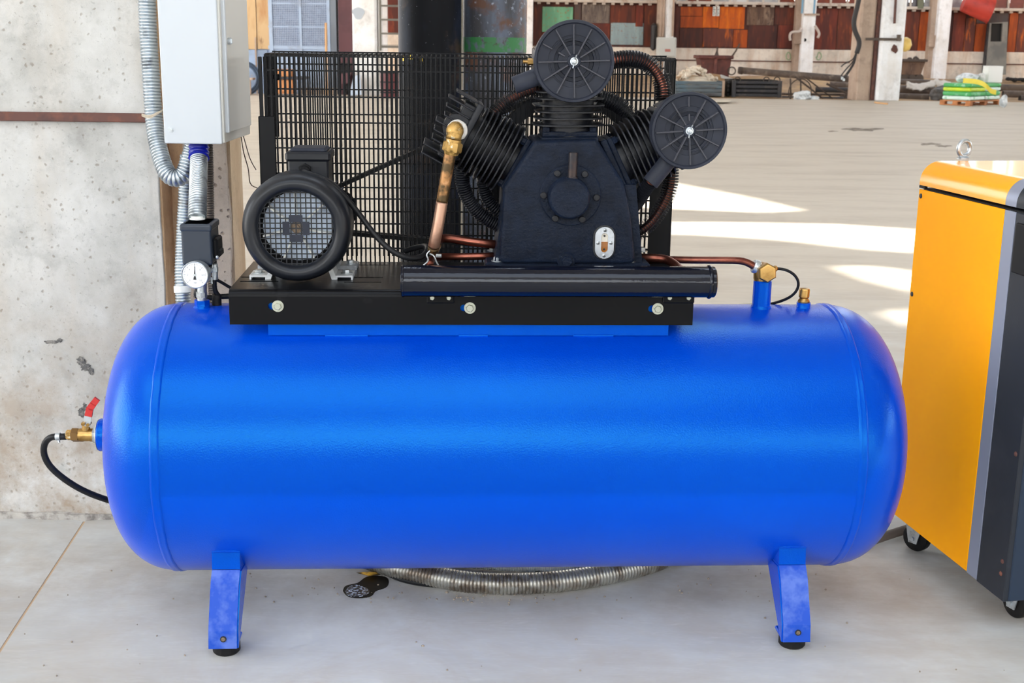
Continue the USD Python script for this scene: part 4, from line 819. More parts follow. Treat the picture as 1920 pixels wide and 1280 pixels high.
obj('sleeve', hose(hp, .0205, .0072, .0026, 22), K['galvanised'], fc2, smooth=50)
tp_ = curve(hp, .004)[:12]; tr = tube(tp_, .0225 + .002 * np.sin(np.arange(len(tp_)) * 1.9), 24); obj('tape', tr, K['tape_blue'], fc2, label='blue insulating tape', smooth=True)
obj('collar', [cyl(hp[-1] + [0, 0, .004], hp[-1] + [0, 0, -.006], .0135, 24), cyl(hp[-1] + [0, 0, .0], hp[-1] + [0, 0, -.012], .017, 24)], K['plastic_white'], fc2)
hp = [P(x, y, Y_) for x, y, Y_ in ((390, 262, 3.05), (392, 320, 3.06), (393, 380, 3.06), (394, 440, 3.07), (397, 510, 3.07), (400, 560, 3.07), (404, 640, 3.08), (410, 800, 3.09), (430, 930, 3.05), (470, 985, 3.0))]
single('corrugated_conduit', hose(hp, .0115, .006, .0022, 16), K['conduit_dark'], 'thin dark corrugated conduit hanging behind the pressure switch', 'conduit', smooth=50)
hp = [P(x, y, Y_) for x, y, Y_ in ((352, 290, 3.1), (350, 340, 3.1), (347, 400, 3.1), (344, 460, 3.09), (342, 520, 3.07), (344, 570, 3.06), (350, 660, 3.06), (360, 800, 3.07), (400, 925, 3.03), (440, 985, 2.98))]
bc_ = thing('bundled_conduit', 'galvanised conduit with a white tie running down behind the tank end', 'conduit', hp[-1])
obj('sleeve', hose(hp, .0195, .0075, .0026, 18), K['galvanised'], bc_, smooth=50)
tt = curve(hp, .004); kk = int(np.argmin(np.linalg.norm(tt - P(342, 541, 3.065), axis=1))); obj('tie', tube(tt[kk - 2:kk + 3], .0215, 20), K['plastic_white'], bc_, label='white cable tie')
q0, q1 = P(270, 217, 3.02), P(303, 208, 3.0)
tw = []
for k in range(2): tw.append(tube(curve([q0 + [-.004, 0, .003 * k], P(282, 220 - 3 * k, 2.995), P(294, 214 - 2 * k, 2.99), q1 + [.0, 0, 0], P(306, 209, 3.05)], .004), .0022, 8))
single('twine', tw, K['twine'], 'bit of grey twine tied around the galvanised conduit at the strap', 'twine', smooth=True)
# thin wires of the pillar's right side
for pts in ([(455, 250), (462, 275), (470, 300), (480, 318)], [(452, 255), (458, 290), (466, 320), (470, 345), (482, 352)]):
    single('loose_wire', tube(curve([P(x, y, 3.4 + .02 * k) for k, (x, y) in enumerate(pts)], .01), .0014, 6), K['wire_iron'], 'thin loose wire hanging beside the white enclosure, %s' % ('shorter and straighter one' if pts[0][0] == 455 else 'longer one curling at its end'), 'wire', smooth=True)

# ------------------------------------------------------------------ yellow machine cabinet at the right
CO = np.array([1.0875, 2.527, 0]); CY = math.atan2(.175, .985)
CR, CB = np.array([.985, .175, 0]), np.array([-.175, .985, 0]); CR /= np.linalg.norm(CR); CB /= np.linalg.norm(CB)
CL = .535
def Cs(px, py):
    "a pixel on the cabinet's left side: (0, v, z) in its frame"
    d = ray(px, py); t = ((CO - CAM) @ CR) / (d @ CR); p = CAM + d * t - CO; return np.array([0, p @ CB, p[2]])
CABW = .75
cab = thing('machine_cabinet', 'yellow and dark grey wheeled machine cabinet standing right of the blue tank', 'machine cabinet', CO, CY, local=True)
v_s0, v_s1 = Cs(1830, 1080)[1], Cs(1812, 1064)[1]
zg, zt_ = .936, 1.0
obj('side_panel', cb(0, .004, v_s1, CL, .09, zg - .004, .0015), K['yellow_paint'], cab, label='yellow left side panel')
obj('silver_strip', cb(.0005, .004, v_s0, v_s1 - .0005, .088, zg - .004, .0008), K['silver_paint'], cab, label='silver strip along the side panel')
obj('corner_post', [cb(.001, .03, 0, v_s0 - .0005, .085, zg - .004, .002)], K['slate_paint'], cab, label='dark grey corner panel')
obj('frame_body', cb(.006, CABW, .006, CL - .01, .095, zg, .002), K['black_matte'], cab)
obj('front_panel', cb(.012, CABW, -.003, .01, .087, zg - .004, .002), K['slate_front'], cab, label='dark blue-grey front panel')
hq = Cs(1905, 440); obj('handle_recess', rb(-.004, .012, -.006, hq[1], Cs(1912, 515)[2], Cs(1912, 418)[2], .004, 2), K['black_matte'], cab, label='black recessed handle')
def cover(v0, v1):
    g = Polygon([(0, zg + .006), (0, zt_ - .05)] + [(.05 - .05 * math.cos(a), zt_ - .05 + .05 * math.sin(a)) for a in np.radians(np.linspace(5, 90, 14))] + [(CABW, zt_), (CABW, zg + .006)])
    return extv(g, v0, v1)
obj('top_cover', cover(v_s1, CL), K['yellow_top'], cab, label='yellow top cover with a rounded edge', smooth=40)
obj('top_strip', cover(v_s0, v_s1 - .0005), K['silver_paint'], cab, smooth=40); obj('top_front', cover(-.003, v_s0 - .0005), K['slate_paint'], cab, smooth=40)
obj('hinge', cb(-.002, .006, CL - .03, CL - .002, zg - .001, zg + .006, .001), K['black_matte'], cab)
for px, py in ((1722, 366), (1705, 549)):
    c = Cs(px, py); c[1] = min(c[1], CL - .012); obj('screw', screw(c, (-1, 0, 0), .0062), K['gasket'], cab)
for px, py in ((1904, 851), (1879, 1052), (1876, 1075)):
    c = Cs(px, py); c[1] = max(c[1], .012); obj('screw', screw(c + [.001, 0, 0], (-1, 0, 0), .0055), K['strap_rust'], cab)
d = ray(1806, 298); t = (zt_ - CAMH) / d[2]; e = CAM + d * t - CO; eu, ev = e @ CR, e @ CB
tor = trimesh.creation.torus(.0185, .0058, 40, 14); obj('eye_bolt', [put(tor, frame((.25, -.97, 0), (0, 0, 1), (eu, ev, zt_ + .026))), align(lathe([(0, 0), (.016, 0), (.016, .003), (.010, .007), (0, .007)], 24), (0, 0, 1), (eu, ev, zt_))], K['zinc'], cab, label='zinc lifting eye bolt on the top')
for (px, py), sp in (((1712, 1026), .5), ((1905, 1155), .2)):
    g_ = G(px, py) - CO; gu, gv = g_ @ CR, g_ @ CB
    gu = max(gu, .05) if gv > .3 else max(gu, .06); gv = min(gv, CL - .05)
    wd = np.array([math.cos(sp), math.sin(sp), 0]); hub = np.array([gu, gv, .036])
    ca = obj('caster', align(lathe([(0, -.014), (.028, -.014), (.034, -.012), (.036, -.008), (.036, .008), (.034, .012), (.028, .014), (0, .014)], 36), wd, hub), K['rubber'], cab, label='black swivel caster wheel')
    obj('caster_fork', [put(hull([(x, y, z) for x, y in ((-.012, -.012), (-.012, .012), (.05, -.026), (.05, .026)) for z in (zz, zz + .003)]), frame(wd, (0, 0, 1), hub)) for zz in (-.021, .018)] + [cyl(hub + [0, 0, .05], hub + [0, 0, .062], .022, 20)], K['zinc'], ca)
    obj('axle', cyl(hub - wd * .026, hub + wd * .026, .006, 6), K['zinc'], ca)
for u_, v_ in ((CABW - .08, .06), (CABW - .08, CL - .06)):
    ca = obj('caster', align(lathe([(0, -.014), (.034, -.012), (.036, -.008), (.036, .008), (.034, .012), (0, .014)], 24), (1, 0, 0), (u_, v_, .036)), K['rubber'], cab, label='black swivel caster wheel')
    obj('caster_fork', cb(u_ - .02, u_ + .02, v_ - .02, v_ + .02, .05, .096, .003), K['zinc'], ca)

# ------------------------------------------------------------------ on the floor under and around the tank
hp = [G(x, y, .026) for x, y in ((640, 1030), (735, 1062), (800, 1077), (870, 1090), (950, 1094), (1030, 1091), (1110, 1081), (1190, 1064), (1260, 1040), (1330, 1005))]
single('floor_conduit', hose(hp, .0255, .0085, .003, 24), mat('conduit_dusty', s(176, 174, 166), .36, .85, two=[(s(120, 108, 96), 18, .45, .62), (s(150, 130, 108), 8, .55, .7)]), 'thick galvanised flexible conduit curving on the floor under the tank', 'conduit', smooth=50)
hp = [G(x, y, .014) for x, y in ((760, 1040), (850, 1052), (930, 1060), (1010, 1064), (1090, 1066), (1150, 1058), (1230, 1035))]
single('floor_conduit', hose([p + [0, 0.0, 0] for p in hp], .0125, .005, .0018, 18), K['plastic_white'], 'thin whitish corrugated conduit behind the thick conduit under the tank', 'conduit', smooth=50)
hp = [G(x, y, .008) for x, y in ((650, 1040), (712, 1066), (750, 1084), (800, 1094), (850, 1097.5), (900, 1100), (960, 1093), (1010, 1075))]
single('floor_cable', tube(curve(hp, .01), .0075, 12), K['hose_rubber'], 'black rubber cable on the floor left of the thick conduit', 'cable', smooth=True)
hp = [G(x, y, .016) for x, y in ((1560, 1012), (1610, 1018), (1650, 1008), (1700, 992), (1760, 975), (1820, 965))]
single('floor_hose', tube(curve(hp, .01), .012, 12), mat('hose_brown', s(86, 74, 66), .6), 'dark hose lying on the floor between tank and yellow cabinet', 'hose', smooth=True)
def blob(pts, r=0.0):
    g = Polygon([tuple(q[:2]) for q in curve([G(*p) for p in list(pts) + [pts[0]]], .004)[:-1]]).buffer(0); return max(g.geoms, key=lambda k: k.area) if hasattr(g, 'geoms') else g
oil = ext(blob([(643, 1108), (650, 1098), (668, 1094), (680, 1086), (695, 1080), (722, 1082), (729, 1092), (722, 1102), (705, 1108), (698, 1116), (680, 1121), (655, 1119)]), .0012)
single('oil_puddle', oil, mat('oil', s(9, 7, 6), .4, spec=.15, two=[(s(30, 24, 19), 30, .5, .66)]), 'dark oil stain on the floor under the left half of the tank', 'oil stain', smooth=False)
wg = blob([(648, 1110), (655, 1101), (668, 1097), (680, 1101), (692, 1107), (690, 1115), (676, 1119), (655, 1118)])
wm = ext(wg, .0012); wm.apply_translation([0, 0, .0013]); single('wet_patch', wm.subdivide_to_size(.01), mat('wet', s(22, 28, 40), .08, spec=.6, bump=(330, .8, .004), two=[(s(206, 220, 240), 190, .5, .56)]), 'shiny wet patch with painted glints at the front of the dark oil stain', 'wet patch', smooth=False)  # pale speckles in the colour paint the glints of reflected window light
rg = hull([G(x, y, z) for x, y, z in ((668, 1074, .001), (692, 1080, .001), (712, 1077, .001), (706, 1071, .014), (680, 1072, .01), (700, 1073, .016))]); single('yellow_scrap', wobble(rg, .006, 4, 60), mat('scrap_yellow', s(176, 132, 36), .7, two=[(s(120, 90, 30), 60, .45, .6)]), 'crumpled scrap of yellow cloth beside the oil stain', 'rag', smooth=True)
# grit on the floor
gr = []
for k in range(150):
    x, y = (rng.uniform(380, 1560), rng.uniform(1068, 1130)) if k < 100 else (rng.uniform(20, 1900), rng.uniform(1000, 1270))
    if k < 40: x, y = rng.normal(900, 160), rng.normal(1122, 6)
    r_ = rng.uniform(.0012, .0036); c = trimesh.creation.icosphere(0, r_); c.vertices *= rng.uniform(.6, 1.2, (1, 3)); c.apply_translation(G(x, y) + [0, 0, r_ * .4]); gr.append(c)
obj('grit', gr, mat('grit', s(150, 138, 124), .9), None, label='small grit and crumbs scattered on the floor under the tank', cat='grit', kind='stuff', smooth=False)

# ------------------------------------------------------------------ two steel pipes standing behind the guard
YP = 4.9
mat('pipe_black', s(15, 16, 20), .5, 0, spec=.12, two=[(s(38, 44, 58), 5, .5, .72, 5.0, (1, 1, .35)), (s(58, 48, 42), 9, .58, .72), (s(170, 176, 186), 120, .70, .74)], bump=(60, .2, .002))
mat('pipe_grey', s(104, 114, 132), .45, 0, spec=.3, two=[(s(60, 60, 64), 4, .44, .64, 5.0, (1, 1, .3)), (s(92, 66, 54), 9, .52, .64), (s(140, 148, 162), 50, .6, .7)], bump=(50, .2, .002))
for x0, x1, Y_, m_, lb in ((747, 865, YP, 'pipe_black', 'black steel standing pipe behind the wire guard, left of the pair'), (868, 987, YP + .06, 'pipe_grey', 'grey scuffed standing pipe with a green paint band behind the guard')):
    a, b = P(x0, 60, Y_), P(x1, 60, Y_); r_ = (b[0] - a[0]) / 2; cx = (a[0] + b[0]) / 2
    t_ = thing('standing_pipe', lb, 'pipe', (cx, Y_, 0))
    obj('pipe', T(lathe([(0, 0), (r_, 0), (r_, 6.0), (0, 6.0)], 80), (cx, Y_, 0)), K[m_], t_, smooth=True)
    if x0 == 868:
        z0, z1 = P(920, 98, Y_ - r_)[2], P(920, 70, Y_ - r_)[2]
        mat('green_band', s(44, 108, 58), .5, two=[(s(86, 94, 106), 22, .5, .6), (s(60, 44, 40), 30, .6, .7)])
        obj('paint_band', T(lathe([(r_ + .0008, z0), (r_ + .0012, z0 + .002), (r_ + .0012, z1 - .002), (r_ + .0008, z1)], 80), (cx, Y_, 0)), K['green_band'], t_, label='worn band of green paint', smooth=True)
    else:
        for px, py, w, h_ in ((755, 109, 4, 10), (770, 107, 7, 8), (791, 110, 4, 9)):
            q = P(px, py, Y_ - r_ * .8); a = math.asin(max(-.98, min(.98, (q[0] - cx) / r_))); da = w / 2330 * Y_ / r_ / max(.35, math.cos(a)) / 2; dz = h_ / 2330 * Y_ / 2
            pts = [(cx + rr * math.sin(t), Y_ - rr * math.cos(t), z) for t in np.linspace(a - da, a + da, 5) for rr in (r_ - .001, r_ + .0012) for z in (q[2] - dz, q[2] + dz)]
            obj('paint_mark', hull(pts), mat('mark_yellow', s(214, 186, 40), .5) if 'mark_yellow' not in MT else MT['mark_yellow'], t_, label='yellow paint mark')
a = P(866, 300, YP + .3); single('pale_upright', bx(a[0] - .012, a[0] + .012, YP + .3, YP + .34, 0, 3.0), mat('pale_wood', s(206, 196, 178), .8), 'thin pale upright strip seen between the two standing pipes', 'post')
# ------------------------------------------------------------------ far wall
W = WALLY
VS = (1.0, 1.0, .18)
def rust(name, a, b, c, d=None, sc=4.2):
    mat(name, a, .75, two=[(b, sc, .42, .6, 6.0, VS), (c, sc * 1.7, .55, .72, 6.0, VS)] + ([(d, sc * 3, .58, .68, 5.0)] if d else []), bump=(14, .4, .01))
rust('rust_dark', s(80, 38, 28), s(60, 32, 28), s(116, 56, 30))
rust('rust_brown', s(102, 46, 28), s(70, 36, 28), s(150, 74, 34))
rust('rust_red', s(112, 46, 30), s(84, 38, 30), s(150, 70, 36))
rust('rust_orange', s(170, 74, 14), s(130, 56, 20), s(210, 106, 10))
rust('rust_bright', s(200, 94, 4), s(170, 72, 14), s(226, 122, 8), s(150, 84, 44))
rust('rust_streak', s(104, 52, 38), s(84, 44, 38), s(214, 106, 16))
rust('panel_green', s(116, 176, 140), s(104, 160, 128), s(136, 190, 156), s(150, 120, 80))
rust('panel_blue', s(150, 168, 170), s(134, 150, 154), s(160, 180, 182), s(150, 118, 92))
rust('panel_grey', s(120, 106, 96), s(92, 80, 74), s(146, 132, 122), s(70, 60, 56), 5)
rust('panel_wood', s(112, 86, 68), s(80, 58, 48), s(150, 126, 106), s(70, 50, 42), 4)
rust('panel_slate', s(74, 68, 68), s(88, 66, 58), s(66, 60, 62))
mat('frame_pale', s(200, 188, 176), .7, two=[(s(160, 130, 112), 3, .5, .7)])
mat('glass_dull', s(150, 146, 148), .2, two=[(s(200, 200, 200), 1.5, .45, .65)])
mat('glass_white', s(206, 204, 204), .3, two=[(s(150, 120, 104), 2.5, .5, .7)])
mat('glass_dark', s(84, 76, 80), .15)
mat('white_dull', s(226, 224, 220), .6); mat('steel_dark', s(58, 58, 62), .55, .3, two=[(s(86, 78, 74), 6, .5, .7)])
mat('pipe_rusty', s(104, 90, 80), .6, .3, two=[(s(80, 70, 66), 3, .45, .65), (s(134, 120, 108), 5, .55, .7)])
mat('pipe_inside', s(26, 24, 24), .8); mat('rebar', s(74, 62, 54), .7)
mat('grey_box', s(196, 196, 190), .5); mat('red_mark', s(176, 110, 100), .7)
mat('skip_red', s(96, 52, 46), .65, two=[(s(76, 44, 40), 4, .45, .65), (s(124, 70, 58), 6, .58, .72)])
mat('rubble', s(226, 214, 196), .8, two=[(s(190, 160, 130), 4, .5, .65)])
mat('soil_heap', s(150, 118, 82), .95, bump=(20, .6, .02))
mat('slate_blue', s(92, 102, 108), .6, two=[(s(70, 62, 60), 3, .5, .66, 5.0, (.4, 1, 2)), (s(82, 110, 126), 2, .55, .7)])
mat('cable_black', s(46, 42, 42), .6); mat('pale_cable', s(190, 176, 166), .6)

wall = tag(UsdGeom.Xform.Define(stage, numbered('/World', 'wall_back')).GetPrim(), 'far hall wall of pale concrete below and rusty steel sheets above', None, None, 'structure')
zlow = P(1450, 92, W)[2]; zsill = P(1420, 14, W)[2]
def wbox(m_, name, mm, **k): return obj(name, mm, MT[m_], wall, **k)
wbox('far_concrete', 'concrete_base', bx(-27, 30, W, W + .4, -.4, zlow))
wbox('strap_rust', 'base_rail', bx(-27, 30, W - .03, W, P(1420, 114.5, W)[2] - .02, P(1420, 114.5, W)[2] + .02), label='thin rusty rail along the concrete base')
wbox('rust_dark', 'steel_backing', bx(-27, 30, W + .06, W + .2, zlow, zsill + .25))
wbox('far_white', 'upper_wall', extv(unary_union([sbox(-27, zsill + 3.8, 30, ZR)] + [sbox(x, zsill, x + .5, ZR) for x in np.arange(-27, 30, 6.3)]), W + .1, W + .4), smooth=False)
for (x0, y0_, x1, y1_, m_) in [
    (1000, 8, 1016, 85, 'rust_dark'), (1017, 13, 1074, 60, 'panel_green'), (1017, 61, 1074, 86, 'rust_brown'), (1077, 6, 1089, 60, 'panel_slate'), (1091, 6, 1143, 43, 'panel_grey'), (1076, 44, 1143, 86, 'rust_red'),
    (1145, 9, 1191, 42, 'rust_brown'), (1192, 9, 1206, 50, 'rust_red'), (1145, 43, 1206, 84, 'panel_blue'), (1208, 9, 1232, 86, 'rust_brown'),
    (1267, 12, 1275, 88, 'rust_dark'), (1276, 13, 1317, 30, 'rust_orange'), (1276, 31, 1317, 52, 'rust_orange'), (1318, 13, 1348, 52, 'rust_bright'), (1349, 13, 1396, 54, 'rust_bright'), (1273, 54, 1317, 88, 'rust_dark'), (1318, 54, 1374, 88, 'rust_streak'), (1375, 56, 1401, 89, 'rust_orange'),
    (1401, 13, 1451, 47, 'panel_wood'), (1402, 48, 1456, 89, 'rust_dark'), (1453, 13, 1490, 46, 'rust_brown'), (1458, 47, 1490, 90, 'rust_red'),
    (1528, 16, 1569, 93, 'rust_red'), (1570, 16, 1612, 93, 'rust_brown'), (1695, 22, 1722, 97, 'rust_brown'), (1723, 22, 1743, 97, 'rust_orange'),
    (1786, 23, 1808, 98, 'rust_red'), (1809, 34, 1827, 98, 'rust_streak'), (1828, 45, 1853, 99, 'rust_orange'), (1832, 24, 1890, 43, 'panel_slate'), (1891, 24, 1906, 101, 'rust_orange'), (1907, 24, 1940, 101, 'rust_streak'),
    (1941, 24, 1990, 101, 'rust_brown'), (940, 8, 998, 85, 'rust_brown')]:
    wbox(m_, 'steel_sheet', bp(x0, y0_, x1, y1_, W + .02 + .01 * ((x0 * 7) % 3), .05))
ns = thing('notice_sheet', 'small white two-column notice stuck on the orange steel sheets', 'notice', P(1343, 30, W - .06))
for x0, x1 in ((1336.5, 1342), (1343.5, 1349)):
    obj('sheet', bp(x0, 12, x1, 30, W - .03, .012), mat('notice_white', s(226, 226, 218), .7) if 'notice_white' not in MT else MT['notice_white'], ns)
    obj('marks', [bp(x0 + .9, y, x1 - (1.2 if k % 2 else 2.2), y + 1.6, W - .036, .008) for k, y in enumerate(np.arange(14, 28, 3.2))], MT['steel_dark'], ns, label='faint dark marks on the notice', kind='stuff')
# graffiti on the concrete base
for pts in ([(1474, 104), (1478, 98), (1482, 104), (1480, 112), (1475, 110), (1474, 104)], [(1532, 108), (1536, 98), (1540, 106), (1534, 112), (1530, 106)]):
    wbox('graffiti' if 'graffiti' in MT else (mat('graffiti', s(158, 176, 140), .8) and 'graffiti'), 'paint_mark', tube(curve([P(x, y, W - .003) for x, y in pts], .03), .02, 8), label='smear of green paint', smooth=True)
# window strip over the sheets: sill with brackets, mullions, panes
mat('glass_red', s(110, 44, 28), .35, two=[(s(150, 70, 30), 3, .5, .7)])
bays = [(985, 1232, 3, [('glass_dull', 985, 1030), ('glass_white', 1032, 1142), ('glass_red', 1144, 1174), ('glass_dull', 1176, 1229)]),
        (1267, 1492, 7, [('glass_dull', 1270, 1286), ('glass_red', 1289, 1306), ('glass_red', 1309, 1334), ('glass_dull', 1337, 1367), ('glass_white', 1370, 1400), ('glass_dull', 1403, 1430), ('glass_dull', 1432, 1458), ('glass_red', 1462, 1489)]),
        (1530, 1617, 10, [('glass_red', 1533, 1556), ('glass_red', 1559, 1586), ('glass_red', 1592, 1615)]), (1688, 1745, 16, [('glass_dark', 1690, 1704), ('glass_dark', 1711, 1724), ('glass_dull', 1733, 1744)]),
        (1783, 1990, 19, [('glass_dull', 1785, 1804), ('glass_dull', 1842, 1861), ('glass_red', 1865, 1888), ('glass_red', 1894, 1920), ('glass_dull', 1924, 1988)])]
for n_, (x0, x1, ys_, panes) in enumerate(bays):
    w_ = tag(UsdGeom.Xform.Define(stage, numbered('/World', 'window_%d' % (n_ + 1))).GetPrim(), None, None, None, 'structure')
    a, b = P(x0, ys_, W), P(x1, ys_, W); zs = P((x0 + x1) / 2, ys_ - 1, W)[2]
    obj('window_sill', cb(a[0], b[0], W - .12, W + .12, zs - .05, zs + .05, .01), K['frame_pale'], w_)
    obj('sill_brackets', [bx(x, x + .12, W - .06, W + .04, zs - .12, zs - .05) for x in np.arange(a[0] + .1, b[0] - .1, .33)], K['frame_pale'], w_, kind='stuff')
    ed = sorted({q for p_ in panes for q in p_[1:]} | {x0, x1}); ed = [x0] + [(p_[1] + q_[2]) / 2 for q_, p_ in zip(panes[:-1], panes[1:])] + [x1]
    for x in ed: c = P(x, 5, W)[0]; obj('mullion', bx(c - .035, c + .035, W - .03, W + .05, zs, zs + 6.0), K['frame_pale'], w_)
    for k in (1.9, 3.8): obj('transom', bx(a[0], b[0], W - .02, W + .04, zs + k, zs + k + .07), K['frame_pale'], w_)
    for m_, p0, p1 in panes:
        obj('pane', bx(P(p0, 5, W)[0], P(p1, 5, W)[0], W + .0, W + .02, zs + .04, zs + 1.9), K[m_], w_)
# wall piers: a slim brown one beside a broad white one
def pier(x0, x1, xw0, xw1, yb, label, yw=None):
    p_ = tag(UsdGeom.Xform.Define(stage, numbered('/World', 'wall_pier')).GetPrim(), label, None, None, 'structure')
    def col(a0, a1, Y, m_, name, d=.5):
        A_, B_ = P(a0, 60, Y)[0], P(a1, 60, Y)[0]; return obj(name, cb(A_, B_, Y, W + .02, -.2, ZR, .02), MT[m_], p_)
    if x0: col(x0, x1, W - .35, 'far_pier', 'brown_shaft')
    col(xw0, xw1, W - .6, 'far_white', 'white_shaft'); return p_
pier(None, None, 988, 999, 0, 'thin white wall pier right of the grey standing pipe')
p_ = pier(1232, 1246, 1248, 1263, 0, 'white wall pier behind the grey meter box')
for x in (1238, 1243, 1261): obj('conduit', cyl([P(x, 60, W - .65)[0], W - .65, 1.44], [P(x, 60, W - .65)[0], W - .65, 5.0], .035, 8), K['far_pier'], p_)
p_ = pier(1491, 1502, 1504, 1528, 0, 'white wall pier with a cable stub, left of the big hall column')
q = P(1516, 27, W - .6); obj('band', bx(P(1501, 27, W)[0], P(1529, 27, W)[0], W - .64, W - .5, q[2] - .03, q[2] + .03), K['far_pier'], p_)
for x in (1504.5, 1527): obj('blue_edge', bx(P(x - 1.6, 10, W - .61)[0], P(x + 1.6, 10, W - .61)[0], W - .62, W - .58, q[2] + .03, 4.0), mat('blue_edge', s(120, 160, 186), .7) if 'blue_edge' not in MT else MT['blue_edge'], p_)
obj('hole', cyl(P(1509, 75, W - .605), P(1509, 75, W - .58), .06, 12), K['pipe_inside'], p_)
obj('corbel', bp(1489, 60, 1503, 82, W - .5, .3), K['far_pier'], p_)
for pts in ([(1502, 52), (1498, 59), (1486, 60), (1481, 66), (1482, 76)], [(1528, 48), (1533, 56), (1536, 64), (1533, 71)]):
    obj('cable_stub', tube(curve([P(x, y, W - .68) for x, y in pts], .05), .045, 8), K['pale_cable'], p_, smooth=True)
p_ = pier(1744, 1757, 1757, 1781, 0, 'white wall pier left of the red bucket')
obj('corbel', bp(1742, 66, 1757, 88, W - .5, .3), K['far_pier'], p_)
# the big double column of the hall
Yc = 29.5
hc = tag(UsdGeom.Xform.Define(stage, numbered('/World', 'hall_column')).GetPrim(), 'big pale double column of the hall with a rusty pipe between its shafts', None, None, 'structure')
A_ = [P(x, 110, Yc)[0] for x in (1608, 1619, 1637, 1646, 1655, 1691)]
obj('left_shaft', cb(A_[0], A_[2], Yc, Yc + .7, -.05, ZR, .05), K['far_pier'], hc); obj('right_shaft', cb(A_[3], A_[5], Yc - .1, Yc + .7, -.05, ZR, .06), K['far_white'], hc); obj('web', bx(A_[2] - .02, A_[3] + .02, Yc + .3, Yc + .6, -.05, ZR), K['far_white'], hc)
obj('drain_pipe', tube([(A_[2] + .06, Yc + .05, 0), (A_[2] + .06, Yc + .05, ZR)], .052, 12), K['strap_rust'], hc, label='rusty vertical pipe', smooth=True)
a, b = P(1623, 73, Yc - .13), P(1690, 73, Yc - .13); obj('clamp_bar', [cb(a[0], b[0], Yc - .15, Yc - .1, a[2] - .03, a[2] + .03, .005), bp(1683, 65, 1689, 77, Yc - .2, .08)], K['pipe_rusty'], hc)
obj('stain', lumpy(P(1677, 92, Yc - .1), (.07, .03, .09), 3, .5), K['strap_rust'], hc)
obj('thin_pipe', rod(P(1680, -10, Yc - .15), P(1677, 44, Yc - .15), .03, 8), K['strap_rust'], hc)
single('yellow_lamp', T(put(lathe([(0, -.05), (.10, -.05), (.16, 0), (.165, .06), (.12, .15), (0, .19)], 28), frame((1, -.25, -.05), (0, 0, 1), (0, 0, 0))), P(1694, 83, Yc + .12)), mat('lamp_yellow', s(226, 190, 104), .4), 'yellow dome-shaped cap on the right side of the big hall column', 'lamp', smooth=True)
cbs = thing('hanging_cable', 'grey cable bundle fanning out into loose ends left of the big hall column', 'cable', P(1582, 150, Yc - .3))
obj('bundle', tube(curve([P(x, y, Yc - .2) for x, y in ((1612, -40), (1610, 0), (1605, 22), (1601, 45), (1606, 65), (1611, 80), (1606, 100))], .05), .055, 10), K['cable_black'], cbs, smooth=True)
for e_ in ([(1605, 98), (1598, 112), (1586, 118), (1577, 125)], [(1605, 98), (1600, 114), (1588, 128), (1577, 142)], [(1606, 99), (1600, 118), (1590, 134), (1580, 147)], [(1606, 100), (1602, 118), (1594, 132), (1583, 149)]):
    obj('loose_end', tube(curve([P(x, y, Yc - .2) for x, y in e_], .05), .016, 6), K['cable_black'], cbs, smooth=True)
for x, y in ((1579, 146), (1582, 149)): obj('connector', cyl(P(x, y - 2, Yc - .2), P(x, y + 3, Yc - .2), .03, 8), K['zinc'], cbs)

# ------------------------------------------------------------------ things along the far wall, right part
def sbp(name, x0, y0_, x1, y1_, Y, d, m_, label, cat, c=.02, **k): return single(name, bp(x0, y0_, x1, y1_, Y, d, c), MT[m_], label, cat, **k)
mb = thing('meter_box', 'light grey electrical meter box on the wall pier above the guard corner', 'electrical box', P(1250, 108, W - .9))
obj('body', bp(1232, 70, 1268, 108, W - .95, .35, .03), K['grey_box'], mb); obj('door', bp(1235, 73, 1266, 106, W - .99, .05, .02), K['grey_box'], mb); obj('red_mark', bp(1247, 92, 1257, 97, W - 1.0, .01), K['red_mark'], mb, label='faded red mark')
sbp('black_insulator', 1222, 43, 1231, 95, W - .5, .45, 'cable_black', 'tall black box left of the grey meter box', 'box', c=.1)
sk = thing('rusty_skip', 'red-brown steel skip in front of the concrete base', 'skip', G(1342, 148))
Ys = 41.0; zb0, zt0 = P(1342, 148, Ys)[2], P(1342, 107, Ys)[2]; tl, tr, bl, br_ = P(1312, 107, Ys)[0], P(1372, 107, Ys)[0], P(1319, 140, Ys)[0], P(1366, 140, Ys)[0]
obj('tub', hull([(x, y, z) for x, z in ((tl, zt0), (tr, zt0), (bl, zb0), (br_, zb0)) for y in (Ys, Ys + 1.0)]), K['skip_red'], sk); obj('rim', cb(tl - .06, tr + .06, Ys - .06, Ys + 1.06, zt0 - .06, zt0 + .05, .02), K['skip_red'], sk)
obj('rib', cb((tl + tr) / 2 - .05, (tl + tr) / 2 + .05, Ys - .06, Ys, zb0, zt0, .01), K['skip_red'], sk)
obj('peak', hull([P(1338, 107, Ys + .3), P(1349, 107, Ys + .3), P(1344.5, 92, Ys + .3), P(1344, 107, Ys + .8)]), K['pipe_rusty'], sk)
for x in (1311, 1372): obj('handle', put(trimesh.creation.torus(.12, .022, 20, 8), frame((0, 1, 0), (1, 0, 0), P(x, 133, Ys - .03))), K['rebar'], sk)
for k, (x0, y0_, x1, y1_) in enumerate(((1344, 110, 1345, 88), (1371, 110, 1387, 82), (1370, 108, 1381, 94))): obj('stick', rod(P(x0, y0_, Ys + .4), P(x1, y1_, Ys + .4), .025, 6), K['rebar'], sk)
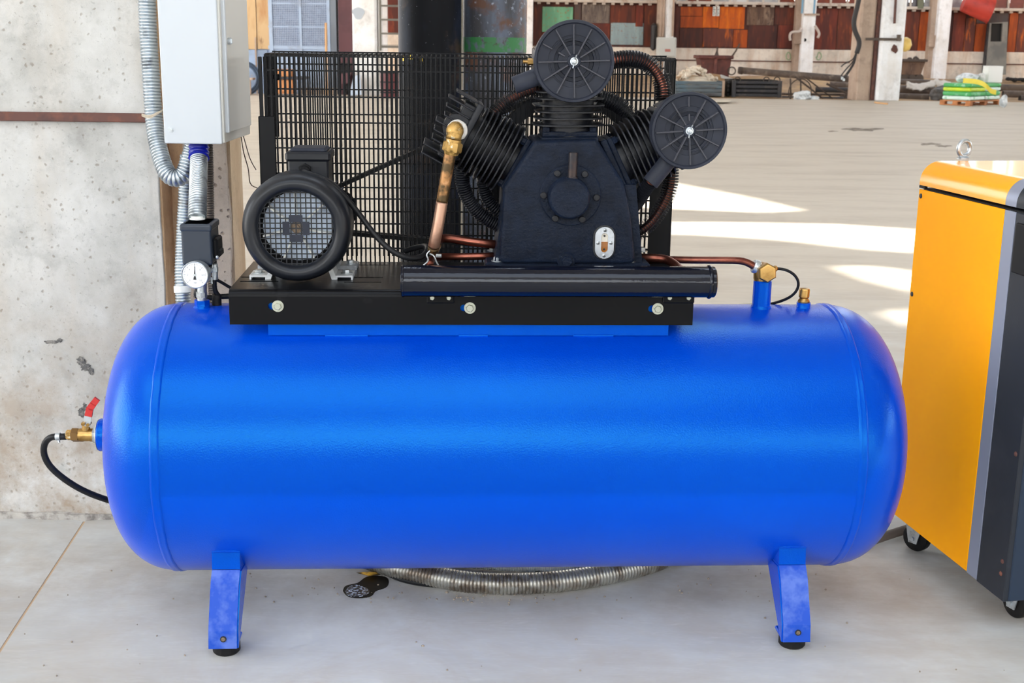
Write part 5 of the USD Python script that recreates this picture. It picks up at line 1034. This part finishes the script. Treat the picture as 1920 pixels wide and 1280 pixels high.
# rubble heap in a grey steel bin, then a slatted steel crate
Yb = 30.2
bn = thing('steel_bin', 'low grey-blue steel bin filled with rubble behind the right air filter', 'bin', G(1310, 188))
a, b = P(1266, 170, Yb), P(1356, 170, Yb); zt0 = P(1310, 152, Yb)[2]; zz = np.linspace(.02, zt0, 5)
for k in range(4): obj('plank', cb(a[0], b[0], Yb, Yb + .05, zz[k] + .004, zz[k + 1] - .004, .006), K['slate_blue'], bn)
obj('shell', [bx(a[0], a[0] + .04, Yb + .05, Yb + 1.3, .01, zt0), bx(b[0] - .04, b[0], Yb + .05, Yb + 1.3, .01, zt0), bx(a[0], b[0], Yb + 1.26, Yb + 1.3, .01, zt0), bx(a[0], b[0], Yb + .05, Yb + 1.3, .01, .06)], K['slate_blue'], bn)
obj('corner_rail', cb(b[0] - .03, b[0] + .03, Yb - .03, Yb + .03, 0, zt0 + .02, .005), K['far_pier'], bn)
rbm = [lumpy(P(1305, 158, Yb + .65), (.52, .40, .2), 11, .3)]; rub = []
for k in range(150):
    x = np.clip(rng.normal(0, .28), -.52, .5); y = rng.uniform(-.45, .42); h_ = .27 * math.exp(-(x / .36) ** 2); r_ = rng.uniform(.02, .07); c = P(1303, 152, Yb + .65)
    m_ = trimesh.creation.icosphere(1, 1.0); m_.vertices *= rng.uniform(.4, 1.3, 3) * r_; m_.vertices += rng.normal(0, r_ * .15, m_.vertices.shape); m_.apply_translation(c + [x, y, h_ + rng.uniform(-.05, .05)]); rub.append(m_)
single('rubble_heap', [rbm[0]] + rub, K['rubble'], 'heap of whitish plaster rubble in the grey-blue bin', 'rubble', kind='stuff', smooth=False)
single('rubble_board', rod(P(1286, 125, Yb + .1), P(1313, 137, Yb + .12), .022, 4), K['rubble'], 'pale stick poking out of the rubble heap', 'stick')
single('soil_mound', lumpy(P(1338, 158, Yb + 2.6), (.5, .5, .26), 21, .3), K['soil_heap'], 'small brown soil mound right of the rubble heap', 'soil', kind='stuff', smooth=True)
single('white_board', hull([P(x, y, Y_) for x, y in ((1350, 140), (1353, 140), (1382, 150), (1378, 151.5), (1352, 146)) for Y_ in (Yb + 1.42, Yb + 1.5)]), K['white_dull'], 'white board lying on the soil behind the bins', 'board')
cr_ = thing('steel_crate', 'dark slatted steel crate right of the grey-blue bin', 'crate', G(1420, 188))
a, b = P(1374, 170, Yb), P(1464, 170, Yb); zt0 = P(1420, 151, Yb)[2]
for k in range(4): q0, q1 = zt0 * k / 4, zt0 * (k + 1) / 4; obj('slat', cb(a[0], b[0], Yb, Yb + .05, q0 + .02, q1 - .016, .006), K['steel_dark'], cr_)
obj('back', [bx(a[0], b[0], Yb + .06, Yb + .09, .01, zt0 - .02), bx(a[0], b[0], Yb + 1.2, Yb + 1.25, .01, zt0), bx(a[0], a[0] + .04, Yb + .05, Yb + 1.25, .01, zt0), bx(b[0] - .04, b[0], Yb + .05, Yb + 1.25, .01, zt0)], K['pipe_inside'], cr_)
for x in (1376, 1462): c = P(x, 170, Yb)[0]; obj('post', cb(c - .04, c + .04, Yb - .04, Yb + .08, 0, zt0, .005), K['steel_dark'], cr_)
for x in (1383, 1437, 1457): obj('loop', put(trimesh.creation.torus(.07, .014, 20, 8), frame((0, 1, 0), (1, 0, 0), P(x, 150, Yb + .2))), K['rebar'], cr_)
cr2 = thing('steel_crate', 'small shadowed steel crate between the grey-blue bin and the slatted crate', 'crate', G(1364, 188))
a, b = P(1356, 170, Yb + .4), P(1374, 170, Yb + .4)
for k in range(4): q0, q1 = zt0 * k / 4, zt0 * (k + 1) / 4; obj('slat', cb(a[0] + .09, b[0] - .09, Yb + .3, Yb + .36, q0 + .015, q1 - .012, .006), K['steel_dark'], cr2)
obj('back', bx(a[0] + .09, b[0] - .09, Yb + .38, Yb + .9, .0, zt0 - .03), K['pipe_inside'], cr2)
single('floor_board', hull([G(x, y, z) for x, y in ((1335, 189), (1371, 188), (1368, 191), (1340, 192)) for z in (.005, .04)]), K['pale_wood'], 'flat pale board on the floor edge below the grey-blue bin', 'board')
def tubepipe(name, x0, y0_, Y0, x1, y1_, Y1, r, label, m_='pipe_rusty', ends=True):
    a, b = P(x0, y0_, Y0), P(x1, y1_, Y1); t_ = thing(name, label, 'pipe', (a + b) / 2 - [0, 0, r]); L = np.linalg.norm(b - a)
    obj('pipe', align(lathe([(r * .88, 0), (r, 0), (r, L), (r * .88, L), (r * .88, 0)], 28), b - a, a), K[m_], t_, smooth=50)
    obj('bore', [align(lathe([(0, .02), (r * .87, .02)], 24), b - a, a), align(lathe([(r * .87, -.02), (0, -.02)], 24), b - a, b)], K['pipe_inside'], t_); return t_
t_ = tubepipe('long_pipe', 1384, 131.5, 34, 1622, 151, 33, .088, 'long grey pipe lying aslant over the junk, its end above the slatted crate')
for x, y in ((1388, 132), (1391, 132.5)): c = P(x, y, 33.95); obj('band', align(trimesh.creation.annulus(.089, .098, .05), P(1620, 151, 33) - P(1384, 131.5, 34), c), K['rebar'], t_)
tubepipe('scrap_pipe', 1529, 168, 31.2, 1625, 170, 31.0, .066, 'dark scrap pipe with an open black end left of the big hall column', 'steel_dark')
tubepipe('scrap_pipe', 1556, 159, 32.2, 1640, 163, 32.0, .085, 'grey scrap pipe just under the long pipe')
tubepipe('scrap_pipe', 1466, 176, 31.4, 1620, 178, 31.4, .03, 'thin pale pipe running low behind the plastic bag')
tubepipe('scrap_pipe', 1466, 184, 30.8, 1625, 186, 30.6, .05, 'lowest grey pipe behind the plastic bag', 'steel_dark')
tubepipe('scrap_pipe', 1575, 179, 31.05, 1630, 180, 31.05, .04, 'brown pipe end beside the foot of the big hall column')
for k, (p0, p1, r_) in enumerate((((1482, 147), (1483, 190), .02), ((1501, 146), (1502, 190), .02), ((1490, 143), (1550, 190), .022), ((1506, 142), (1562, 185), .018), ((1550, 157), (1590, 176), .03), ((1588, 168), (1583, 190), .03), ((1576, 186), (1560, 190), .03))):
    c0, c1 = P(*p0, 30.3 + (0, 0, .12, .2, 0, .1, .2)[k]), P(*p1, 30.3 + (0, 0, .12, .2, 0, .1, .2)[k]); lb = ('upright rusty rod left of the plastic bag', 'upright rusty rod over the plastic bag', 'long rusty rod slanting down right from the long pipe', 'thin rusty rod slanting behind the longer rod', 'short thick rod lying on the scrap pipes', 'bent rod foot left of the big column', 'rod stub on the floor left of the big column')[k]
    single('scrap_rod', rod(c0, c1, r_, 6), K['rebar'], lb, 'rod')
lp = put(trimesh.creation.torus(.30, .014, 40, 6), frame((.3, -1, 0), (0, 0, 1), P(1500, 172, 30.12))); single('wire_loop', lp, K['rebar'], 'loop of rusty wire around the plastic bag', 'wire')
single('plastic_bag', join(lumpy(P(1504, 181, 29.7), (.2, .16, .13), 31, .5), lumpy(P(1526, 185, 29.7), (.12, .12, .07), 33, .6)), mat('bag_white', s(226, 230, 232), .25, two=[(s(170, 176, 180), 9, .45, .6)], bump=(16, .9, .03)), 'crumpled white plastic bag on the floor edge among the scrap', 'plastic bag', smooth=True)
single('floor_stick', cyl(G(1640, 192, .02), G(1664, 194.5, .02), .018, 6), mat('stick_orange', s(206, 160, 110), .7), 'short orange stick on the floor before the big hall column', 'stick')
# pipes right of the column, with a pale sheet over them
for k, (y0_, y1_, Y_, r_, x1) in enumerate(((167, 170, 31.2, .10, 1752), (182, 184, 30.6, .10, 1740), (153, 155, 32.5, .07, 1760))):
    tubepipe('big_pipe', 1680, y0_, Y_, x1, y1_, Y_, r_, ('thick grey pipe under the pale sheet right of the column', 'lowest thick grey pipe right of the column', 'upper rear grey pipe right of the column')[k])
gx_, gy_ = np.meshgrid(np.linspace(1700, 1782, 24), np.linspace(0, 1, 8)); vs = []
for x, q in zip(gx_.ravel(), gy_.ravel()):
    vs.append(P(x, 152 + 5 * math.sin((x - 1700) / 14) + 4 * (x > 1760) + 11 * q * q, 30.9 - .25 * q) + rng.normal(0, .012, 3))
i, j = np.meshgrid(np.arange(7), np.arange(23), indexing='ij'); q = np.stack([i * 24 + j, i * 24 + j + 1, (i + 1) * 24 + j + 1, (i + 1) * 24 + j], -1).reshape(-1, 4)
v_ = np.array(vs); F_ = np.vstack([q[:, [0, 1, 2]], q[:, [0, 2, 3]]]); n0 = len(v_); sh = trimesh.Trimesh(np.vstack([v_, v_ + [0, .03, -.02]]), np.vstack([F_[:, ::-1], F_ + n0]), process=False)
single('pale_sheet', sh, mat('sheet_pale', s(216, 208, 200), .6), 'pale plastic sheet draped over the thick pipes right of the column', 'plastic sheet', smooth=True)
single('dark_tarp', lumpy(P(1765, 178, 30.2), (.26, .3, .2), 41, .5), mat('tarp_dark', s(92, 88, 86), .6, two=[(s(60, 58, 58), 5, .45, .65)]), 'crumpled dark grey tarpaulin left of the pallet', 'tarpaulin', smooth=True)
# mine cart
mcart = thing('ore_cart', 'rusty wheeled ore cart behind the thick pipes right of the column', 'cart', G(1712, 150)); Yv = 40
a, b = P(1690, 113, Yv), P(1736, 113, Yv); zb0 = P(1712, 140, Yv)[2]
obj('tub', hull([(x, y, z) for x, z in ((a[0], a[2]), (b[0], a[2]), (a[0] + .05, zb0), (b[0] - .12, zb0)) for y in (Yv, Yv + 1)]), K['panel_wood'], mcart); obj('rim', cb(a[0] - .05, b[0] + .05, Yv - .05, Yv + 1.05, a[2] - .04, a[2] + .04, .01), K['rebar'], mcart)
obj('chassis', bx(a[0], b[0] - .05, Yv + .05, Yv + .9, zb0 - .12, zb0), K['pipe_inside'], mcart)
for x in (1698, 1710, 1724): c = P(x, 147, Yv); obj('wheel', align(lathe([(0, 0), (.12, 0), (.14, .02), (.14, .08), (0, .08)], 24), (0, 1, 0), c), K['rebar'], mcart)
for pts in ([(1713, 112), (1716, 107), (1722, 112)], [(1733, 115), (1735, 111)], [(1702, 112), (1706, 109), (1709, 112)]): obj('lever', tube(curve([P(x, y, Yv + .2) for x, y in pts] if len(pts) > 2 else [P(*pts[0], Yv + .2), (P(*pts[0], Yv + .2) + P(*pts[1], Yv + .2)) / 2, P(*pts[1], Yv + .2)], .05), .04, 8), K['rebar'], mcart)
gd = thing('grey_door_leaf', 'grey door leaf with a dark opening leaning at the far right wall', 'door leaf', P(1866, 130, W - .3))
obj('leaf', extv(Polygon([tuple(P(x, y, W - .3)[[0, 2]]) for x, y in ((1856, 43), (1890, 41), (1886, 140), (1848, 140))]).difference(Polygon([tuple(P(x, y, W - .3)[[0, 2]]) for x, y in ((1859, 44), (1880, 44), (1878, 78), (1857, 78))])), W - .3, W - .2), mat('leaf_grey', s(128, 126, 120), .6, two=[(s(104, 104, 102), 2, .45, .65)]), gd); obj('opening', bp(1857, 44, 1880, 78, W - .21, .04), K['pipe_inside'], gd)
obj('edge', extv(Polygon([tuple(P(x, y, W - .25)[[0, 2]]) for x, y in ((1853, 44), (1857, 44), (1849, 140), (1843, 140))]), W - .25, W - .1), K['steel_dark'], gd)
bk = put(lathe([(0, 0), (.30, 0), (.44, .98), (.46, 1.0), (.40, 1.0), (.27, .05), (0, .05)], 32), frame((1, -.15, -.28), (0, 0, 1), P(1806, 5, W - .55))); single('red_bucket', bk, mat('bucket_red', s(186, 62, 50), .45, two=[(s(150, 50, 44), 2, .5, .7)]), 'red bucket lying on the window sill at the top right', 'bucket')
single('green_frame', bp(1722, -20, 1733, 16, W - .14, .1), mat('frame_green', s(110, 112, 92), .6), 'olive window leaf standing on the sill right of the big column', 'window leaf')
# pallet with its load
Yq = 29.2
pa = thing('wooden_pallet', 'orange wooden pallet at the far floor edge on the right', 'pallet', G(1830, 196))
mat('pallet_wood', s(196, 128, 76), .7, two=[(s(150, 92, 54), 3, .45, .65)])
pyaw = .42; PT = trimesh.transformations.rotation_matrix(pyaw, [0, 0, 1]); PT[:3, 3] = G(1819, 199) + [0, 0, 0]
PLX, PLY = .98, .98      # along its right-hand edge, and along its left-hand edge
eR = G(1876, 196) - G(1819, 199); eL = G(1772, 187) - G(1819, 199); eR[2] = eL[2] = 0; sc_ = 1.0
PT = np.eye(4); PT[:3, 0] = eR / np.linalg.norm(eR); PT[:3, 1] = np.cross([0, 0, 1.0], PT[:3, 0]); PT[:3, 3] = G(1819, 199)
LR = np.linalg.norm(eR); LLy = .72
def pb(*a, c=.006): return put(cb(*a, c), PT)
for x in (0, .5, 1):
    for y in (0, .5, 1): obj('block', pb(x * (LR - .12), x * (LR - .12) + .12, y * (LLy - .12), y * (LLy - .12) + .12, .02, .085), K['pallet_wood'], pa)
for x in (0, .5, 1): obj('runner', pb(x * (LR - .12), x * (LR - .12) + .12, 0, LLy, 0, .02), K['pallet_wood'], pa)
for k in range(6): y = k * (LLy - .13) / 5; obj('deck_board', pb(0, LR, y, y + .13, .085, .108), K['pallet_wood'], pa)
mat('sack_green', s(70, 166, 92), .4, two=[(s(150, 206, 168), 8, .55, .65)], bump=(20, .4, .02)); mat('sack_lime', s(206, 226, 40), .4, two=[(s(180, 200, 60), 4, .45, .65)], bump=(20, .3, .02)); mat('sack_white', s(214, 232, 222), .35, two=[(s(96, 176, 120), 7, .56, .64)], bump=(20, .4, .02))
lay = [('sack_white', .116, .20, 'lowest whitish-green'), ('sack_green', .206, .298, 'second-layer green'), ('sack_lime', .304, .384, 'lime-yellow'), ('sack_green', .39, .47, 'topmost green')]
for m_, z0, z1, lb in lay:
    for k, (x0, x1) in enumerate(((.0, LR * .49), (LR * .51, LR))):
        if m_ == 'sack_lime' and k: m2 = 'sack_white'; lb2 = 'pale third-layer'
        else: m2, lb2 = m_, lb
        g_ = rb(x0, x1, .02, LLy - .04, z0, z1, .035, 2); g_ = wobble(put(g_, PT), .012, 5 + k, 5); single('sack', g_, K[m2], '%s sack on the pallet, %s half of the load' % (lb2, 'left' if k == 0 else 'right'), 'sack', group=None, smooth=True)
c_ = P(1864, 156, 26.5); single('white_box', put(cb(-.18, .18, -.12, .12, 0, .36, .01), PT @ trimesh.transformations.translation_matrix([.87 * LR, .17, .476]) @ trimesh.transformations.rotation_matrix(-.5, [0, 0, 1])), K['white_dull'], 'white cardboard box on top of the sacks on the pallet', 'box')
single('white_sack', lumpy((PT @ [.40 * LR, .42, .575, 1])[:3], (.24, .2, .10), 51, .35), K['bag_white'], 'slumped white sack on top of the pallet load', 'sack', smooth=True)
single('white_rag', lumpy((PT @ [.60 * LR, .22, .588, 1])[:3], (.07, .07, .11), 53, .4), K['white_dull'], 'bunched white cloth left of the white box on the pallet', 'cloth', smooth=True)
st2 = [P(x, y, Y_) for x, y, Y_ in ((1806, 151, 26.6), (1822, 152, 26.45), (1838, 155, 26.3), (1850, 162, 26.15), (1858, 170, 26.2), (1868, 173, 26.3))]
pth = curve(st2, .04); rr_ = []
for k in range(len(pth) - 1): rr_.append(hull([pth[q] + [0, 0, dz] + np.array([0, dy, 0]) for q in (k, k + 1) for dz in (-.05, .05) for dy in (0, .02)]))
single('yellow_strap', rr_, mat('strap_yellow', s(226, 206, 60), .45), 'crumpled yellow plastic band hanging over the pallet sacks', 'plastic band', smooth=True)
single('plastic_wrap', lumpy([P(1884, 187, 26.8)[0], 26.85, .13], (.08, .08, .13), 57, .4), K['bag_white'], 'torn clear-white wrapping at the right corner of the pallet', 'plastic wrap', smooth=True)
for k, (y0_, y1_, Y_, r_, x0, x1) in enumerate(((164, 167, 33, .09, 1868, 1990), (176, 178, 31.5, .085, 1880, 1990), (186, 187, 30.6, .105, 1912, 1990), (196, 197, 30.2, .04, 1885, 1990))):
    tubepipe('big_pipe', x0, y0_, Y_, x1, y1_, Y_, r_, ('rear dark-mouthed pipe right of the pallet', 'grey pipe right of the pallet, middle of the pile', 'open black-mouthed pipe at the right frame edge', 'thin low pipe right of the pallet')[k])
gr = [lumpy(P(rng.uniform(1890, 1920), rng.uniform(148, 151), 44), (.1, .1, .06), k, .4, 1) for k in range(12)]; single('coal_crumbs', gr, K['pipe_inside'], 'row of dark lumps on the earth at the far right wall', 'rubble', kind='stuff')
# ------------------------------------------------------------------ left part of the background: shed with a blue door
YSH = 28.8
sh_ = tag(UsdGeom.Xform.Define(stage, numbered('/World', 'shed_wall')).GetPrim(), 'blue and orange shed front with a latticed door, behind the wire guard', None, None, 'structure')
mat('wood_orange', s(202, 170, 128), .7, two=[(s(180, 134, 90), 2.5, .5, .68, 5.0, (1, 1, .3)), (s(110, 72, 50), 3.5, .64, .72, 5.0, (1, 1, .25))])
mat('paint_blue', s(158, 180, 212), .6, two=[(s(136, 152, 178), 2, .45, .65), (s(176, 160, 150), 4, .6, .72)])
mat('frame_blue', s(168, 186, 212), .55, two=[(s(150, 160, 180), 3, .5, .7)])
mat('lattice_back', s(92, 106, 136), .6, two=[(s(120, 136, 166), 9, .45, .6)]); mat('lattice', s(166, 180, 204), .6)
mat('maroon', s(96, 56, 62), .55, two=[(s(84, 48, 54), 2, .45, .65)]); mat('grey_strip', s(120, 128, 140), .6)
def sh(name, x0, y0_, x1, y1_, m_, dy=0.0, d=.06, **k): return obj(name, bp(x0, y0_, x1, y1_, YSH + dy, d), MT[m_], sh_, **k)
H_ = -130
obj('wall_board', bx(P(380, 90, YSH)[0], P(633, 90, YSH)[0], YSH + .06, YSH + .2, 0, 4.0), K['paint_blue'], sh_)
sh('orange_panel', 400, H_, 478, 92, 'wood_orange', 0); sh('orange_panel', 479.5, H_, 502, 92, 'wood_orange', .01)
sh('blue_panel', 440, 93.5, 502, 178, 'paint_blue', .02)
sh('plank_edge', 479, 70, 481.5, 178, 'far_pier', -.02, .03)
door = sh('door', 503, H_, 618, 178, 'frame_blue', .02, .04, label='pale blue latticed door')
for x0, x1 in ((503, 510), (560, 565), (613, 618)): obj('stile', bp(x0, H_, x1, 178, YSH - .02, .05), K['frame_blue'], door and sh_)
for y0_, y1_ in ((-48, -44), (5, 8), (49, 52), (86, 92)): obj('rail', bp(503, y0_, 618, y1_, YSH - .015, .045), K['frame_blue'], sh_)
sh('lattice_backing', 510, H_, 613, 86, 'lattice_back', .01, .02)
la = []
for x in np.arange(512, 613, 3.4): la.append(bp(x, H_, x + 1.1, 86, YSH - .002, .012))
for y in np.arange(-120, 86, 3.4): la.append(bp(510, y, 613, y + 1.1, YSH - .004, .012))
obj('lattice', la, K['lattice'], sh_, label='fine lattice of the blue door', kind='stuff', smooth=False)
sh('door_jamb', 619, H_, 630, 178, 'grey_strip', -.02); sh('door_jamb', 631, H_, 633, 178, 'pipe_inside', .0)
sh('maroon_panel', 634, H_, 660, 178, 'maroon', -.03, .1, label='dark maroon panel'); sh('dark_gap', 636, 118, 659, 140, 'pipe_inside', -.05, .02)
sh('dirt_band', 560, 165, 632, 178, 'far_pier', -.03, .03)
hc2 = tag(UsdGeom.Xform.Define(stage, numbered('/World', 'hall_column')).GetPrim(), 'white-painted hall column left of the ladder', None, None, 'structure')
a, b = P(661, 90, YSH - .2), P(706, 90, YSH - .2); obj('shaft', cb(a[0], b[0], YSH - .2, YSH + .5, -.05, ZR, .04), K['far_white'], hc2)
obj('side_shaft', bx(b[0] + .02, P(714, 90, YSH)[0], YSH, YSH + .5, -.05, ZR), K['far_white'], hc2)
q = P(672, 25, YSH - .2); obj('paint_patch', extv(Polygon([(q[0] + .13 * math.cos(t) * (1 + .2 * math.sin(3 * t)), q[2] + .13 * math.sin(t)) for t in np.linspace(0, 6.28, 24)][:-1]), YSH - .212, YSH - .2), mat('patch_blue', s(186, 194, 204), .7), hc2)
for x0, y0_, x1, y1_, m_, Y_, nm in ((716, H_, 726, 172, 'far_white', 33, 'white_strip'), (726, H_, 748, 65, 'rust_red', 34, 'rust_panel'), (726, 65, 748, 172, 'far_concrete', 34, 'pale_panel')): obj(nm, bp(x0, y0_, x1, y1_, Y_, .1), K[m_], sh_)
obj('rear_wall', bx(P(700, 90, 36)[0], P(1010, 90, 36)[0] , 46.1, 46.2, 0, 4), K['far_concrete'], sh_)
ld = thing('steel_ladder', 'grey steel ladder left of the black standing pipe', 'ladder', P(730, 100, 28.2)); Yl = 28.0
for x in (713, 752): c = P(x, 50, Yl)[0]; obj('rail', cb(c - .02, c + .02, Yl, Yl + .06, P(730, 95, Yl)[2], 4.2, .004), mat('ladder_grey', s(112, 108, 100), .55, .4) if 'ladder_grey' not in MT else MT['ladder_grey'], ld)
for y in (88, 63, 37, 11, -15, -41): obj('rung', bp(713, y - 1.8, 752, y + 1.8, Yl - .005, .05), K['ladder_grey'], ld)
obj('comb', [bp(716 + 2.2 * k, 84, 717 + 2.2 * k, 88, Yl - .01, .04) for k in range(15)], K['ladder_grey'], ld, kind='stuff')
single('leaning_stick', rod(P(611, 43, YSH - .15), P(613, 178, YSH - .4), .028, 8), K['stick_orange'], 'orange wooden stick leaning on the blue door', 'stick')
# things on the floor before the shed
for k, (x, lb) in enumerate(((459, 'coil of blue hose leaning at the blue wall beside the enclosure'),)):
    c = P(456, 147, YSH - .5); single('hose_coil', [put(trimesh.creation.torus(.30 + .022 * q, .022, 36, 8), frame((.25, -1, .15), (0, 0, 1), c + [0, .05 * (q % 2), 0])) for q in range(4)], mat('hose_blue', s(66, 84, 108), .5), lb, 'hose')
bn2 = thing('wooden_stool', 'small weathered wooden trestle in front of the blue hose coil', 'trestle', G(468, 178)); Y2 = YSH - .9
obj('top', bp(452, 146, 474, 150, Y2, .3, .01), K['far_pier'], bn2)
for x in (455, 467): obj('leg', bp(x, 150, x + 3, 177, Y2 + .05, .06, .005), K['far_pier'], bn2); obj('leg', bp(x, 150, x + 3, 177, Y2 + .22, .06, .005), K['far_pier'], bn2)
wb_ = thing('workbench', 'orange wooden bench with a dark top behind the left end of the guard', 'workbench', G(528, 178)); Y2 = YSH - 1.0
obj('bench_top', bp(497, 144, 572, 149, Y2, .6, .01), K['steel_dark'], wb_)
obj('crate', bp(507, 149, 549, 176, Y2 + .05, .5, .01), mat('crate_orange', s(206, 138, 88), .7, two=[(s(170, 104, 62), 4, .5, .65)]), wb_)
for x in (500, 551, 566): obj('leg', bp(x, 149, x + 4, 177, Y2 + .1, .06, .005), K['steel_dark'], wb_)
single('orange_box', bp(500, 130, 546, 143.6, Y2 + .1, .4, .01), K['crate_orange'], 'orange wooden box on the bench top behind the guard', 'box')
ch = thing('wheelbarrow', 'maroon wheelbarrow bowl standing at the maroon panel', 'wheelbarrow', G(645, 177)); Y2 = YSH - .5
obj('bowl', hull([P(x, y, Y_) for x, y in ((633, 139), (659, 136), (652, 156), (637, 158)) for Y_ in (Y2, Y2 + .4)]), K['maroon'], ch)
obj('wheel', align(lathe([(0, 0), (.10, 0), (.12, .02), (.12, .06), (0, .06)], 24), (1, .2, 0), P(648, 167, Y2)), K['rubber'], ch)
obj('leg', [rod(P(637, 157, Y2), P(636, 177, Y2), .018), rod(P(655, 155, Y2), P(658, 176, Y2), .018)], K['rebar'], ch)
single('cement_sack', hull([P(x, y, Y_) for x, y in ((663, 142), (675, 140), (678, 178), (655, 179), (659, 160)) for Y_ in (YSH - .75, YSH - .55)]), mat('sack_blue', s(196, 208, 226), .5), 'pale blue paper sack leaning at the white column', 'sack')
dr = thing('red_barrel_rack', 'dark red barrel with black bands left of the black standing pipe', 'barrel', G(732, 177)); c = P(731, 160, 27.6); r_ = .2
c[2] = 0; obj('drum', T(lathe([(0, .0), (r_, .0), (r_ * 1.04, .3), (r_, .56), (0, .56)], 32), c), mat('barrel_red', s(98, 42, 44), .5), dr, smooth=40)
for z in (.1, .32, .52): obj('hoop', T(lathe([(r_, z), (r_ * 1.07, z + .005), (r_ * 1.07, z + .03), (r_, z + .035)], 32), c), K['pipe_inside'], dr)
